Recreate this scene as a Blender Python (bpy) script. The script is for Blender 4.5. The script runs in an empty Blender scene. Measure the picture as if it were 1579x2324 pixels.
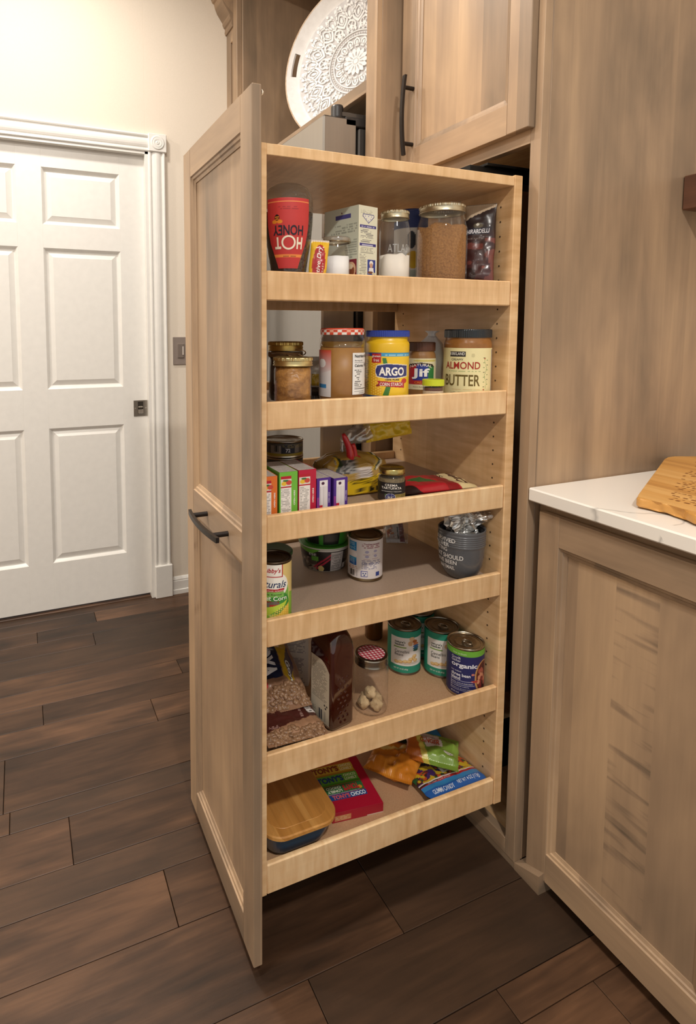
import bpy, bmesh, math, random
import numpy as np
from mathutils import Vector, Matrix
pi = math.pi
SC = bpy.context.scene
COL = SC.collection

# ------------------------------------------------------------------ camera, world, lights, exposure
CAMLOC = (1.08682, -1.03015, 1.25789)
cam = bpy.data.cameras.new('camera'); camo = bpy.data.objects.new('camera', cam); COL.objects.link(camo)
R_ = Vector((0.3888, 0.9213, -0.0001)); F_ = Vector((-0.9181, 0.3874, -0.0841)); F_.normalize()
U_ = R_.cross(F_); U_.normalize(); R_ = F_.cross(U_)
camo.matrix_world = Matrix(((R_.x, U_.x, -F_.x, CAMLOC[0]), (R_.y, U_.y, -F_.y, CAMLOC[1]), (R_.z, U_.z, -F_.z, CAMLOC[2]), (0, 0, 0, 1)))
cam.sensor_fit = 'HORIZONTAL'; cam.sensor_width = 36.0
cam.lens = 1336.858 * 36 / 1579
cam.shift_x = 0.11497; cam.shift_y = -0.18744
cam.clip_start = 0.05
SC.camera = camo
SC.view_settings.view_transform = 'Standard'; SC.view_settings.look = 'None'
SC.view_settings.gamma = 1.0; SC.view_settings.use_curve_mapping = False
SC.view_settings.exposure = 0.0
wd = bpy.data.worlds.new('world'); SC.world = wd; wd.use_nodes = True
bgn = wd.node_tree.nodes['Background']; bgn.inputs[0].default_value = (1.0, 0.97, 0.93, 1); bgn.inputs[1].default_value = 0.64

def area(name, loc, size, power, col=(1, .945, .87), target=None, spread=180):
    l = bpy.data.lights.new(name, 'AREA'); l.shape = 'DISK'; l.size = size; l.energy = power; l.color = col
    l.spread = math.radians(spread)
    o = bpy.data.objects.new(name, l); COL.objects.link(o); o.location = loc
    d = Vector(target) - Vector(loc) if target else Vector((0, 0, -1))
    o.rotation_euler = d.to_track_quat('-Z', 'Y').to_euler()
    return o
CEIL = 2.95
# recessed ceiling downlights of the kitchen
for i, (x, y, p) in enumerate(((-0.95, -0.95, 16), (0.2, -1.0, 21), (1.9, -0.8, 48), (0.3, -2.5, 6), (1.9, -2.4, 12), (-0.9, -2.3, 28))):
    area('ceiling_downlight', (x, y, CEIL - 0.02), 0.16, p)

# ------------------------------------------------------------------ helpers
def lin(c):
    if isinstance(c, str):
        c = [int(c[i:i + 2], 16) / 255 for i in (0, 2, 4)]
        return tuple(x / 12.92 if x <= .04045 else ((x + .055) / 1.055) ** 2.4 for x in c)
    return tuple(c)

def setlabel(o, label, cat=None, group=None, kind=None):
    if label: o['label'] = label
    if cat: o['category'] = cat
    if group: o['group'] = group
    if kind: o['kind'] = kind
    return o

def mkmesh(name, v, f, mat=None, smooth=False):
    me = bpy.data.meshes.new(name)
    v = np.asarray(v, dtype=float)
    me.from_pydata(v.tolist(), [], f if isinstance(f, list) else f.tolist())
    if mat is not None: me.materials.append(mat)
    if smooth: me.polygons.foreach_set('use_smooth', [True] * len(me.polygons))
    me.update()
    return me

class Th:
    """a top-level thing: an Empty at its base that parents its parts; world=True takes world coordinates"""
    def __init__(s, name, label, cat, loc, rz=0.0, group=None, kind=None, world=False, rot=None):
        o = bpy.data.objects.new(name, None); COL.objects.link(o)
        o.empty_display_size = .05
        o.location = loc; o.rotation_euler = rot if rot else (0, 0, rz)
        setlabel(o, label, cat, group, kind); s.o = o; s.world = world; s.loc = np.array(loc, float)
    def add(s, name, mesh, mat, parent=None, smooth=False, label=None, kind=None):
        v, f = mesh
        v = np.asarray(v, float)
        if s.world: v = v - s.loc
        me = mkmesh(name, v, f, mat, smooth)
        o = bpy.data.objects.new(name, me); COL.objects.link(o)
        o.parent = parent if parent else s.o
        if label: o['label'] = label
        if kind: o['kind'] = kind
        return o

def solid(name, mesh, mat, label, cat=None, kind=None, group=None, origin=None, smooth=False):
    v, f = mesh; v = np.asarray(v, float)
    if origin is None:
        origin = np.array([(v[:, 0].min() + v[:, 0].max()) / 2, (v[:, 1].min() + v[:, 1].max()) / 2, v[:, 2].min()])
    me = mkmesh(name, v - np.array(origin), f, mat, smooth)
    o = bpy.data.objects.new(name, me); COL.objects.link(o); o.location = origin
    return setlabel(o, label, cat, group, kind)

def child(parent, name, mesh, mat, smooth=False, label=None, kind=None):
    v, f = mesh; v = np.asarray(v, float) - np.array(parent.location)
    o = bpy.data.objects.new(name, mkmesh(name, v, f, mat, smooth)); COL.objects.link(o); o.parent = parent
    if label: o['label'] = label
    if kind: o['kind'] = kind
    return o

def orient(v, f, c=None):
    v = np.asarray(v, float); c = v.mean(0) if c is None else c
    out = []
    for q in f:
        p = v[list(q)]; n = np.cross(p[1] - p[0], p[2] - p[0])
        if np.dot(n, p.mean(0) - c) < 0: q = list(q)[::-1]
        out.append(list(q))
    return v, out

def cbox(a, b, c=.0012, T=None):
    """chamfered box between corners a and b; T maps local to another frame"""
    a = np.minimum(a, b).astype(float); b = np.maximum(np.array(a), np.array(b)) if False else np.array(b, float)
    lo = np.minimum(a, b); hi = np.maximum(a, b)
    c = min(c, (hi - lo).min() * .45)
    V = []; I = {}
    for sx in (0, 1):
        for sy in (0, 1):
            for sz in (0, 1):
                s = (sx, sy, sz)
                for k in range(3):
                    p = [(hi[i] if s[i] else lo[i]) + (0 if i == k else (-c if s[i] else c)) for i in range(3)]
                    I[s + (k,)] = len(V); V.append(p)
    Fc = []
    for k in range(3):
        i, j = [x for x in range(3) if x != k]
        for sk in (0, 1):
            q = []
            for (p, r) in ((0, 0), (1, 0), (1, 1), (0, 1)):
                s = [0, 0, 0]; s[k] = sk; s[i] = p; s[j] = r; q.append(I[tuple(s) + (k,)])
            Fc.append(q)
        for p in (0, 1):
            for r in (0, 1):
                s0 = [0, 0, 0]; s1 = [0, 0, 0]; s0[i] = s1[i] = p; s0[j] = s1[j] = r; s1[k] = 1
                Fc.append([I[tuple(s0) + (i,)], I[tuple(s0) + (j,)], I[tuple(s1) + (j,)], I[tuple(s1) + (i,)]])
    for sx in (0, 1):
        for sy in (0, 1):
            for sz in (0, 1): Fc.append([I[(sx, sy, sz, k)] for k in range(3)])
    V = np.array(V)
    if T is not None: V = T(V)
    return orient(V, Fc)

def join(*ms):
    V = []; Fc = []; n = 0
    for v, f in ms:
        v = np.asarray(v, float); V.append(v); Fc += [[i + n for i in q] for q in f]; n += len(v)
    return np.vstack(V), Fc

def lathe(prof, n=40, mod=None, sx=1.0, sy=1.0, a0=0.0, a1=2 * pi):
    """revolve (r, z) profile about z"""
    full = abs(a1 - a0 - 2 * pi) < 1e-6
    th = np.linspace(a0, a1, n, endpoint=not full)
    V = []; Fc = []
    for (r, z) in prof:
        rr = np.full(n, r) if mod is None else r * mod(th, z)
        V.append(np.stack([rr * np.cos(th) * sx, rr * np.sin(th) * sy, np.full(n, z)], 1))
    m = len(prof)
    for k in range(m - 1):
        for i in range(n if full else n - 1):
            j = (i + 1) % n
            Fc.append([k * n + i, k * n + j, (k + 1) * n + j, (k + 1) * n + i])
    return np.vstack(V), Fc

def tube(pts, r, n=8, closed=False):
    pts = np.asarray(pts, float); m = len(pts)
    V = []; Fc = []
    rr = np.full(m, r) if np.isscalar(r) else np.asarray(r)
    up = np.array([0.13, 0.21, 0.97])
    for k in range(m):
        a = pts[(k - 1) % m] if (closed or k > 0) else pts[k]; b = pts[(k + 1) % m] if (closed or k < m - 1) else pts[k]
        t = b - a; t = t / (np.linalg.norm(t) + 1e-12)
        s = np.cross(t, up); s /= np.linalg.norm(s) + 1e-12; w = np.cross(s, t)
        for i in range(n):
            q = 2 * pi * i / n; V.append(pts[k] + rr[k] * (math.cos(q) * s + math.sin(q) * w))
    for k in range(m if closed else m - 1):
        for i in range(n):
            j = (i + 1) % n; k2 = (k + 1) % m
            Fc.append([k * n + i, k * n + j, k2 * n + j, k2 * n + i])
    if not closed: Fc += [list(range(n))[::-1], [(m - 1) * n + i for i in range(n)]]
    return np.array(V), Fc

def prism(poly, z0, z1, T=None):
    """extrude a 2D polygon (x, y) from z0 to z1"""
    n = len(poly); V = [(x, y, z0) for x, y in poly] + [(x, y, z1) for x, y in poly]
    Fc = [list(range(n))[::-1], list(range(n, 2 * n))] + [[i, (i + 1) % n, (i + 1) % n + n, i + n] for i in range(n)]
    V = np.array(V, float)
    if T is not None: V = T(V)
    return V, Fc

def rrect(w, h, r, n=6):
    P = []
    for cx, cy, a in ((w / 2 - r, h / 2 - r, 0), (-w / 2 + r, h / 2 - r, 90), (-w / 2 + r, -h / 2 + r, 180), (w / 2 - r, -h / 2 + r, 270)):
        for k in range(n + 1):
            t = math.radians(a + 90 * k / n); P.append((cx + r * math.cos(t), cy + r * math.sin(t)))
    return P

def grid(P, nu, nv):
    """P: (nv, nu, 3) -> mesh"""
    V = P.reshape(-1, 3)
    i = np.arange(nu - 1)[None, :] + np.arange(nv - 1)[:, None] * nu
    i = i.ravel()
    return V, np.stack([i, i + 1, i + 1 + nu, i + nu], 1)

def vnoise(x, y, seed=0):
    """smooth value noise, vectorised"""
    x = np.asarray(x, float); y = np.asarray(y, float)
    xi = np.floor(x); yi = np.floor(y); xf = x - xi; yf = y - yi
    def hsh(a, b):
        q = np.sin(a * 127.1 + b * 311.7 + seed * 74.7) * 43758.5453
        return q - np.floor(q)
    u = xf * xf * (3 - 2 * xf); w = yf * yf * (3 - 2 * yf)
    return (hsh(xi, yi) * (1 - u) + hsh(xi + 1, yi) * u) * (1 - w) + (hsh(xi, yi + 1) * (1 - u) + hsh(xi + 1, yi + 1) * u) * w

# ------------------------------------------------------------------ materials
MATS = {}
def newmat(name):
    m = bpy.data.materials.new(name); m.use_nodes = True
    return m, m.node_tree, m.node_tree.nodes['Principled BSDF']
def nd(nt, typ, **kw):
    n = nt.nodes.new(typ)
    for k, v in kw.items():
        if k.startswith('i_'):
            key = k[2:]; key = int(key) if key.isdigit() else key.replace('_', ' ')
            if isinstance(v, bpy.types.NodeSocket): nt.links.new(v, n.inputs[key])
            else: n.inputs[key].default_value = v
        else: setattr(n, k, v)
    return n
def mth(nt, op, a, b=None, c=None):
    n = nt.nodes.new('ShaderNodeMath'); n.operation = op
    for i, x in enumerate((a, b, c)):
        if x is None: continue
        if isinstance(x, bpy.types.NodeSocket): nt.links.new(x, n.inputs[i])
        else: n.inputs[i].default_value = x
    return n.outputs[0]
def mixc(nt, fac, a, b, mode='MIX'):
    n = nt.nodes.new('ShaderNodeMix'); n.data_type = 'RGBA'; n.blend_type = mode; n.clamp_factor = True
    for s, x in ((n.inputs[0], fac), (n.inputs[6], a), (n.inputs[7], b)):
        if isinstance(x, bpy.types.NodeSocket): nt.links.new(x, s)
        elif isinstance(x, (int, float)): s.default_value = x
        else: s.default_value = tuple(x[:3]) + (1,)
    return n.outputs[2]
def ramp(nt, fac, stops):
    n = nt.nodes.new('ShaderNodeValToRGB'); nt.links.new(fac, n.inputs[0]); e = n.color_ramp.elements
    while len(e) < len(stops): e.new(0.5)
    for el, (p, c) in zip(e, stops): el.position = p; el.color = tuple(c[:3]) + (1,)
    return n.outputs[0]

def flat(col, rough=.5, metal=0.0, spec=.5, coat=0.0, name=None):
    key = ('flat', str(col), rough, metal, spec, coat)
    if key in MATS: return MATS[key]
    m, nt, p = newmat(name or 'paint_' + str(col)); c = lin(col)
    # slight procedural unevenness so that no surface is a dead flat tone
    tc = nd(nt, 'ShaderNodeTexCoord'); nz = nd(nt, 'ShaderNodeTexNoise', i_Vector=tc.outputs['Object'], i_Scale=35.0, i_Detail=3.0)
    v = mth(nt, 'MULTIPLY_ADD', nz.outputs[0], .10, .95)
    mul = nd(nt, 'ShaderNodeVectorMath', operation='SCALE'); mul.inputs[0].default_value = c; nt.links.new(v, mul.inputs[3])
    nt.links.new(mul.outputs[0], p.inputs['Base Color'])
    p.inputs['Roughness'].default_value = rough; p.inputs['Metallic'].default_value = metal
    p.inputs['Specular IOR Level'].default_value = spec; p.inputs['Coat Weight'].default_value = coat
    MATS[key] = m
    return m
def ink(col): return flat(col, rough=.55, spec=.3)

def wood(name, cols, axis='Z', stave=.09, stave_amt=.16, grain=.16, blotch=.8, rough=.42, curl=0.0, gscale=95, bscale=2.2, rnd=6.0, bump=.05, spec=.4, fig=0.0):
    """procedural timber: cols = dark, mid, light; axis = grain direction; curl = fine cross figure; fig = patchy dark cross stripes"""
    if name in MATS: return MATS[name]
    m, nt, p = newmat(name)
    tc = nd(nt, 'ShaderNodeTexCoord'); oi = nd(nt, 'ShaderNodeObjectInfo')
    off = mth(nt, 'MULTIPLY', oi.outputs['Random'], rnd)
    add = nd(nt, 'ShaderNodeVectorMath', operation='ADD', i_0=tc.outputs['Object'])
    cmb = nd(nt, 'ShaderNodeCombineXYZ', i_0=off, i_1=off, i_2=off); nt.links.new(cmb.outputs[0], add.inputs[1])
    k = 'XYZ'.index(axis)
    def mp(sa, sc_):
        s = [sc_] * 3; s[k] = sa
        return nd(nt, 'ShaderNodeVectorMath', operation='MULTIPLY', i_0=add.outputs[0], i_1=tuple(s)).outputs[0]
    g1 = nd(nt, 'ShaderNodeTexNoise', i_Vector=mp(.05, 1.0), i_Scale=float(gscale), i_Detail=5.0, i_Roughness=.62)
    g2 = nd(nt, 'ShaderNodeTexNoise', i_Vector=mp(.10, 1.0), i_Scale=float(gscale) * .22, i_Detail=3.0, i_Distortion=.6)
    bl = nd(nt, 'ShaderNodeTexNoise', i_Vector=mp(.34, 1.0), i_Scale=float(bscale) * 2.2, i_Detail=4.0, i_Roughness=.55, i_Distortion=.4)
    sep = nd(nt, 'ShaderNodeSeparateXYZ', i_0=add.outputs[0])
    oth = [i for i in range(3) if i != k]
    acr = mth(nt, 'ADD', sep.outputs[oth[0]], sep.outputs[oth[1]])
    st = mth(nt, 'FLOOR', mth(nt, 'DIVIDE', acr, stave))
    wn = nd(nt, 'ShaderNodeTexWhiteNoise', noise_dimensions='1D'); nt.links.new(st, wn.inputs['W'])
    # broad tone from blotch noise and stave
    tone = mth(nt, 'ADD', mth(nt, 'MULTIPLY_ADD', mth(nt, 'SUBTRACT', bl.outputs[0], .5), blotch * 2.0, .5), mth(nt, 'MULTIPLY', mth(nt, 'SUBTRACT', wn.outputs[0], .5), stave_amt * 2))
    tone = mth(nt, 'ADD', tone, mth(nt, 'MULTIPLY', mth(nt, 'SUBTRACT', g2.outputs[0], .5), grain * 2.2))
    if curl > 0:
        cz = nd(nt, 'ShaderNodeTexNoise', i_Vector=mp(1.0, .16), i_Scale=75.0, i_Detail=2.0, i_Distortion=.3)
        tone = mth(nt, 'ADD', tone, mth(nt, 'MULTIPLY', mth(nt, 'SUBTRACT', cz.outputs[0], .5), curl * 2))
    if fig > 0:
        cz = nd(nt, 'ShaderNodeTexNoise', i_Vector=mp(1.0, .12), i_Scale=52.0, i_Detail=2.0, i_Distortion=.25)
        msk = mth(nt, 'MULTIPLY', mth(nt, 'COMPARE', st, -7.0, .1), fig * 6)
        tone = mth(nt, 'ADD', tone, mth(nt, 'MULTIPLY', mth(nt, 'MINIMUM', mth(nt, 'SUBTRACT', cz.outputs[0], .50), 0.0), msk))
    c = ramp(nt, tone, ((.12, lin(cols[0])), (.5, lin(cols[1])), (.88, lin(cols[2]))))
    fine = mth(nt, 'MULTIPLY_ADD', g1.outputs[0], grain * 1.6, 1 - grain * .8)
    mul = nd(nt, 'ShaderNodeVectorMath', operation='SCALE', i_0=c); nt.links.new(fine, mul.inputs[3])
    nt.links.new(mul.outputs[0], p.inputs['Base Color'])
    p.inputs['Roughness'].default_value = rough; p.inputs['Specular IOR Level'].default_value = spec
    b = nd(nt, 'ShaderNodeBump', i_Strength=bump, i_Distance=.002); nt.links.new(g1.outputs[0], b.inputs['Height']); nt.links.new(b.outputs[0], p.inputs['Normal'])
    MATS[name] = m
    return m

STAIN = ('6f6050', '9c836a', 'bd9f7e')
def stain(axis): return wood('stained_maple_' + axis.lower(), STAIN, axis, stave=.085, stave_amt=.13, grain=.17, blotch=.62)
def figured(): return wood('figured_stained_maple', STAIN, 'Z', stave=.085, stave_amt=.18, grain=.15, blotch=.7, fig=.34, rnd=0.0)
MAPLE = ('c69c6c', 'dcb688', 'edcfa4')
def maple(axis): return wood('natural_maple_' + axis.lower(), MAPLE, axis, stave=.3, stave_amt=.1, grain=.12, blotch=.5, curl=.42, rough=.33, gscale=70)

def metal(col, rough=.25, name=None, brush=None):
    key = ('metal', str(col), rough, brush)
    if key in MATS: return MATS[key]
    m, nt, p = newmat(name or 'metal_' + str(col))
    p.inputs['Metallic'].default_value = 1.0
    tc = nd(nt, 'ShaderNodeTexCoord')
    s = {'X': (2, 300, 300), 'Z': (300, 300, 2), None: (40, 40, 40)}[brush]
    mp = nd(nt, 'ShaderNodeVectorMath', operation='MULTIPLY', i_0=tc.outputs['Object'], i_1=s)
    nz = nd(nt, 'ShaderNodeTexNoise', i_Vector=mp.outputs[0], i_Scale=1.0, i_Detail=2.0)
    c = lin(col); v = mth(nt, 'MULTIPLY_ADD', nz.outputs[0], .16, .92)
    mul = nd(nt, 'ShaderNodeVectorMath', operation='SCALE'); mul.inputs[0].default_value = c; nt.links.new(v, mul.inputs[3])
    nt.links.new(mul.outputs[0], p.inputs['Base Color'])
    nt.links.new(mth(nt, 'MULTIPLY_ADD', nz.outputs[0], .12, rough - .05), p.inputs['Roughness'])
    MATS[key] = m
    return m

def glass(name='clear_glass', tint=(1, 1, 1), opac=.018, rough=.03, base=.03, haze='e8ecec'):
    """thin-walled clear shell: transparent with Fresnel reflection and a trace of surface haze"""
    if name in MATS: return MATS[name]
    m = bpy.data.materials.new(name); m.use_nodes = True; nt = m.node_tree; nt.nodes.clear()
    out = nd(nt, 'ShaderNodeOutputMaterial')
    tr = nd(nt, 'ShaderNodeBsdfTransparent', i_Color=tuple(tint) + (1,))
    gl = nd(nt, 'ShaderNodeBsdfGlossy', i_Roughness=rough)
    df = nd(nt, 'ShaderNodeBsdfDiffuse', i_Color=lin(haze) + (1,))
    tc = nd(nt, 'ShaderNodeTexCoord')
    nz = nd(nt, 'ShaderNodeTexNoise', i_Vector=tc.outputs['Object'], i_Scale=60.0, i_Detail=1.0)
    bp = nd(nt, 'ShaderNodeBump', i_Strength=.12, i_Distance=.002); nt.links.new(nz.outputs[0], bp.inputs['Height'])
    nt.links.new(bp.outputs[0], gl.inputs['Normal'])
    lw = nd(nt, 'ShaderNodeLayerWeight', i_Blend=.5); fr = mth(nt, 'POWER', lw.outputs['Facing'], 4.0)
    a = nd(nt, 'ShaderNodeMixShader', i_0=opac); nt.links.new(tr.outputs[0], a.inputs[1]); nt.links.new(df.outputs[0], a.inputs[2])
    b = nd(nt, 'ShaderNodeMixShader'); nt.links.new(mth(nt, 'MULTIPLY_ADD', fr, .9, base), b.inputs[0])
    nt.links.new(a.outputs[0], b.inputs[1]); nt.links.new(gl.outputs[0], b.inputs[2]); nt.links.new(b.outputs[0], out.inputs[0])
    MATS[name] = m
    return m
def film(): return glass('clear_plastic_film', (.96, .96, .95), .10, .12, .10)

def printed(name='printed_paper', rough=.5, coat=0.0, spec=.4):
    """takes its ink colours from the print laid out on the mesh"""
    if name in MATS: return MATS[name]
    m, nt, p = newmat(name)
    at = nd(nt, 'ShaderNodeAttribute', attribute_name='print_colour')
    nt.links.new(at.outputs['Color'], p.inputs['Base Color'])
    p.inputs['Roughness'].default_value = rough; p.inputs['Coat Weight'].default_value = coat; p.inputs['Specular IOR Level'].default_value = spec
    MATS[name] = m
    return m
def foilp(): return printed('printed_glossy_film', .28, .15, .5)

def noisy(name, c0, c1, scale=60, rough=.8, bump=.5, dist=.004, detail=6, c2=None):
    if name in MATS: return MATS[name]
    m, nt, p = newmat(name)
    tc = nd(nt, 'ShaderNodeTexCoord'); nz = nd(nt, 'ShaderNodeTexNoise', i_Vector=tc.outputs['Object'], i_Scale=float(scale), i_Detail=float(detail), i_Roughness=.65)
    st = [(.3, lin(c0)), (.65, lin(c1))] + ([(.8, lin(c2))] if c2 else [])
    nt.links.new(ramp(nt, nz.outputs[0], st), p.inputs['Base Color'])
    p.inputs['Roughness'].default_value = rough
    b = nd(nt, 'ShaderNodeBump', i_Strength=bump, i_Distance=dist); nt.links.new(nz.outputs[0], b.inputs['Height']); nt.links.new(b.outputs[0], p.inputs['Normal'])
    MATS[name] = m
    return m

# ------------------------------------------------------------------ print and lettering
class Pr:
    """a patch of print w wide and h high, laid out in metres (u to the right, v up)"""
    def __init__(s, u0, u1, v0, v1, bg, res=.0012):
        s.nu = max(2, int(round((u1 - u0) / res)) + 1); s.nv = max(2, int(round((v1 - v0) / res)) + 1)
        s.u, s.v = np.meshgrid(np.linspace(u0, u1, s.nu), np.linspace(v0, v1, s.nv)); s.c = np.empty((s.nv, s.nu, 3)); s.c[:] = lin(bg)
    def m(s, mask, c, a=1.0): s.c[mask] = s.c[mask] * (1 - a) + np.array(lin(c)) * a; return s
    def rect(s, u0, v0, u1, v1, c, a=1.0): return s.m((s.u >= u0) & (s.u <= u1) & (s.v >= v0) & (s.v <= v1), c, a)
    def ell(s, cu, cv, ru, rv, c, a=1.0): return s.m(((s.u - cu) / ru) ** 2 + ((s.v - cv) / rv) ** 2 <= 1, c, a)
    def poly(s, pts, c, a=1.0):
        ins = np.zeros(s.u.shape, bool); n = len(pts)
        for i in range(n):
            (x0, y0), (x1, y1) = pts[i], pts[(i + 1) % n]
            if y0 == y1: continue
            cond = ((y0 > s.v) != (y1 > s.v)) & (s.u < (x1 - x0) * (s.v - y0) / (y1 - y0) + x0); ins ^= cond
        return s.m(ins, c, a)
    def grad(s, v0, v1, c0, c1, mask=None):
        t = np.clip((s.v - v0) / (v1 - v0), 0, 1)[..., None]; g = np.array(lin(c0)) * (1 - t) + np.array(lin(c1)) * t
        k = ((s.v >= v0) & (s.v <= v1)) if mask is None else mask
        s.c[k] = g[k]; return s
    def lines(s, u0, v0, u1, v1, pitch, c, a=.65, seed=1, ragged=.3):
        r = np.floor((s.v - v0) / pitch); ph = (s.v - v0) / pitch - r
        q = np.sin(r * 12.99 + seed) * 43758.5; q = q - np.floor(q)
        end = u1 - (u1 - u0) * ragged * q
        w = vnoise((s.u - u0) / .0035 + r * 17, r, seed)
        return s.m((s.u >= u0) & (s.u <= end) & (s.v >= v0) & (s.v <= v1) & (ph < .55) & (w > .28), c, a)
    def bars(s, u0, v0, u1, v1, c='1c1c1c', seed=3, pitch=.0014):
        w = vnoise((s.u - u0) / pitch, 0 * s.u, seed)
        return s.m((s.u >= u0) & (s.u <= u1) & (s.v >= v0) & (s.v <= v1) & (w > .5), c)
    def blobs(s, u0, v0, u1, v1, sc, cols, seed=1, thr=.5):
        box = (s.u >= u0) & (s.u <= u1) & (s.v >= v0) & (s.v <= v1)
        for k, c in enumerate(cols): s.m(box & (vnoise(s.u / sc, s.v / sc, seed + k) > thr), c)
        return s
    def speck(s, amt, seed=2, sc=.004): s.c *= (1 + amt * (vnoise(s.u / sc, s.v / sc, seed) - .5))[..., None]; return s
    def obj(s, th, name, mp, mat=None, parent=None, label=None):
        P = mp(s.u.ravel(), s.v.ravel()); V, Fc = grid(P.reshape(s.nv, s.nu, 3), s.nu, s.nv)
        o = th.add(name, (V, Fc), mat or printed(), parent, smooth=True, label=label)
        at = o.data.color_attributes.new('print_colour', 'FLOAT_COLOR', 'POINT')
        c = np.ones((len(V), 4), np.float32); c[:, :3] = np.clip(s.c.reshape(-1, 3), 0, 1); at.data.foreach_set('color', c.ravel())
        return o

def cylmap(r, t0=0.0, e=.0004, z0=0.0):
    """wrap onto a cylinder: r is a number or a function of height"""
    def f(u, v):
        rr = r(v) if callable(r) else r
        rm = r(0.5 * (v.min() + v.max()) if len(v) else 0) if callable(r) else r
        a = t0 + u / rm
        return np.stack([(rr + e) * np.cos(a), (rr + e) * np.sin(a), v + z0], 1)
    return f
def planemap(o, du, dv, e=.0004):
    o = np.array(o, float); du = np.array(du, float); dv = np.array(dv, float); n = np.cross(du, dv); n /= np.linalg.norm(n)
    return lambda u, v: o + np.outer(u, du) + np.outer(v, dv) + n * e

_tc = {}
def textmesh(s, bold=0.0, shear=0.0, spacing=1.0):
    key = (s, bold, shear, spacing)
    if key in _tc: return _tc[key]
    cu = bpy.data.curves.new('t', 'FONT'); cu.body = s; cu.resolution_u = 3; cu.offset = bold; cu.shear = shear; cu.space_character = spacing
    ob = bpy.data.objects.new('t', cu); COL.objects.link(ob)
    dg = bpy.context.evaluated_depsgraph_get(); dg.update()
    me = bpy.data.meshes.new_from_object(ob.evaluated_get(dg))
    V = np.array([v.co[:] for v in me.vertices]) if len(me.vertices) else np.zeros((0, 3)); Fc = [list(p.vertices) for p in me.polygons]
    bpy.data.objects.remove(ob); bpy.data.curves.remove(cu); bpy.data.meshes.remove(me)
    _tc[key] = (V, Fc)
    return V, Fc
def text(th, parent, items, mp, col, name='lettering', maxw=.006):
    """items: (string, u0, v0, u1, v1[, dict]) each fitted into its box; all of one colour become one part"""
    Vs = []; Fs = []; n = 0
    for it in items:
        s, u0, v0, u1, v1 = it[:5]; kw = it[5] if len(it) > 5 else {}
        kw = dict(kw); rot = kw.pop('rot', 0); arc = kw.pop('arc', 0); taper = kw.pop('taper', 0)
        V, Fc = textmesh(s, **kw)
        if len(V) == 0: continue
        x = (V[:, 0] - V[:, 0].min()) / max(1e-9, np.ptp(V[:, 0])); y = (V[:, 1] - V[:, 1].min()) / max(1e-9, np.ptp(V[:, 1]))
        if arc: y = y + arc * (1 - (2 * x - 1) ** 2)
        if rot == 180: x, y = 1 - x, 1 - y
        elif rot == 90: x, y = 1 - y, x
        elif rot == -90: x, y = y, 1 - x
        Vs.append(np.stack([u0 + x * (u1 - u0), v0 + y * (v1 - v0)], 1)); Fs += [[i + n for i in q] for q in Fc]; n += len(V)
    UV = np.vstack(Vs)
    bm = bmesh.new(); bv = [bm.verts.new((a, b, 0)) for a, b in UV]
    for q in Fs:
        try: bm.faces.new([bv[i] for i in q])
        except ValueError: pass
    w0, w1 = UV[:, 0].min(), UV[:, 0].max(); k = int((w1 - w0) / maxw)
    for i in range(1, k + 1):
        x = w0 + (w1 - w0) * i / (k + 1)
        bmesh.ops.bisect_plane(bm, geom=bm.verts[:] + bm.edges[:] + bm.faces[:], plane_co=(x, 0, 0), plane_no=(1, 0, 0))
    bm.verts.ensure_lookup_table(); bm.verts.index_update()
    UV = np.array([v.co[:2] for v in bm.verts]); Fs = [[v.index for v in f.verts] for f in bm.faces]; bm.free()
    return th.add(name, (mp(UV[:, 0], UV[:, 1]), Fs), ink(col), parent)

def facing(x, y, yaw=0.0): return math.atan2(CAMLOC[1] - y, CAMLOC[0] - x) + yaw
# ------------------------------------------------------------------ the room
XW = -1.6226          # face of the wall with the white door
YB = 0.66             # wall behind the cabinets
wallm = noisy('cream_wall_paint', 'e3d7c6', 'e7dbcb', 220, .85, .06, .001)
whitem = flat('e9e6e0', .32, name='white_trim_paint')
ceilm = noisy('ceiling_paint', 'efeae2', 'f3eee7', 150, .9, .05, .001)
floorm = wood('dark_hardwood', ('2b1f16', '4d3626', '6d4e37'), 'Y', stave=9, stave_amt=0, grain=.36, blotch=.62, rough=.40, gscale=150, bscale=3.0, bump=.12)
# planks differ in tone one by one
_nt = floorm.node_tree; _p = _nt.nodes['Principled BSDF']; _oi = nd(_nt, 'ShaderNodeObjectInfo')
_src = _p.inputs['Base Color'].links[0].from_socket
_wn = nd(_nt, 'ShaderNodeTexWhiteNoise', noise_dimensions='1D'); _nt.links.new(mth(_nt, 'MULTIPLY', _oi.outputs['Random'], 37.3), _wn.inputs['W'])
_sc = nd(_nt, 'ShaderNodeVectorMath', operation='SCALE', i_0=_src); _nt.links.new(mth(_nt, 'MULTIPLY_ADD', _wn.outputs[0], .62, .54), _sc.inputs[3])
_grey = mixc(_nt, mth(_nt, 'MULTIPLY', mth(_nt, 'GREATER_THAN', _oi.outputs['Random'], .72), .55), _sc.outputs[0], lin('35281e'))
_nt.links.new(_grey, _p.inputs['Base Color'])

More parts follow.
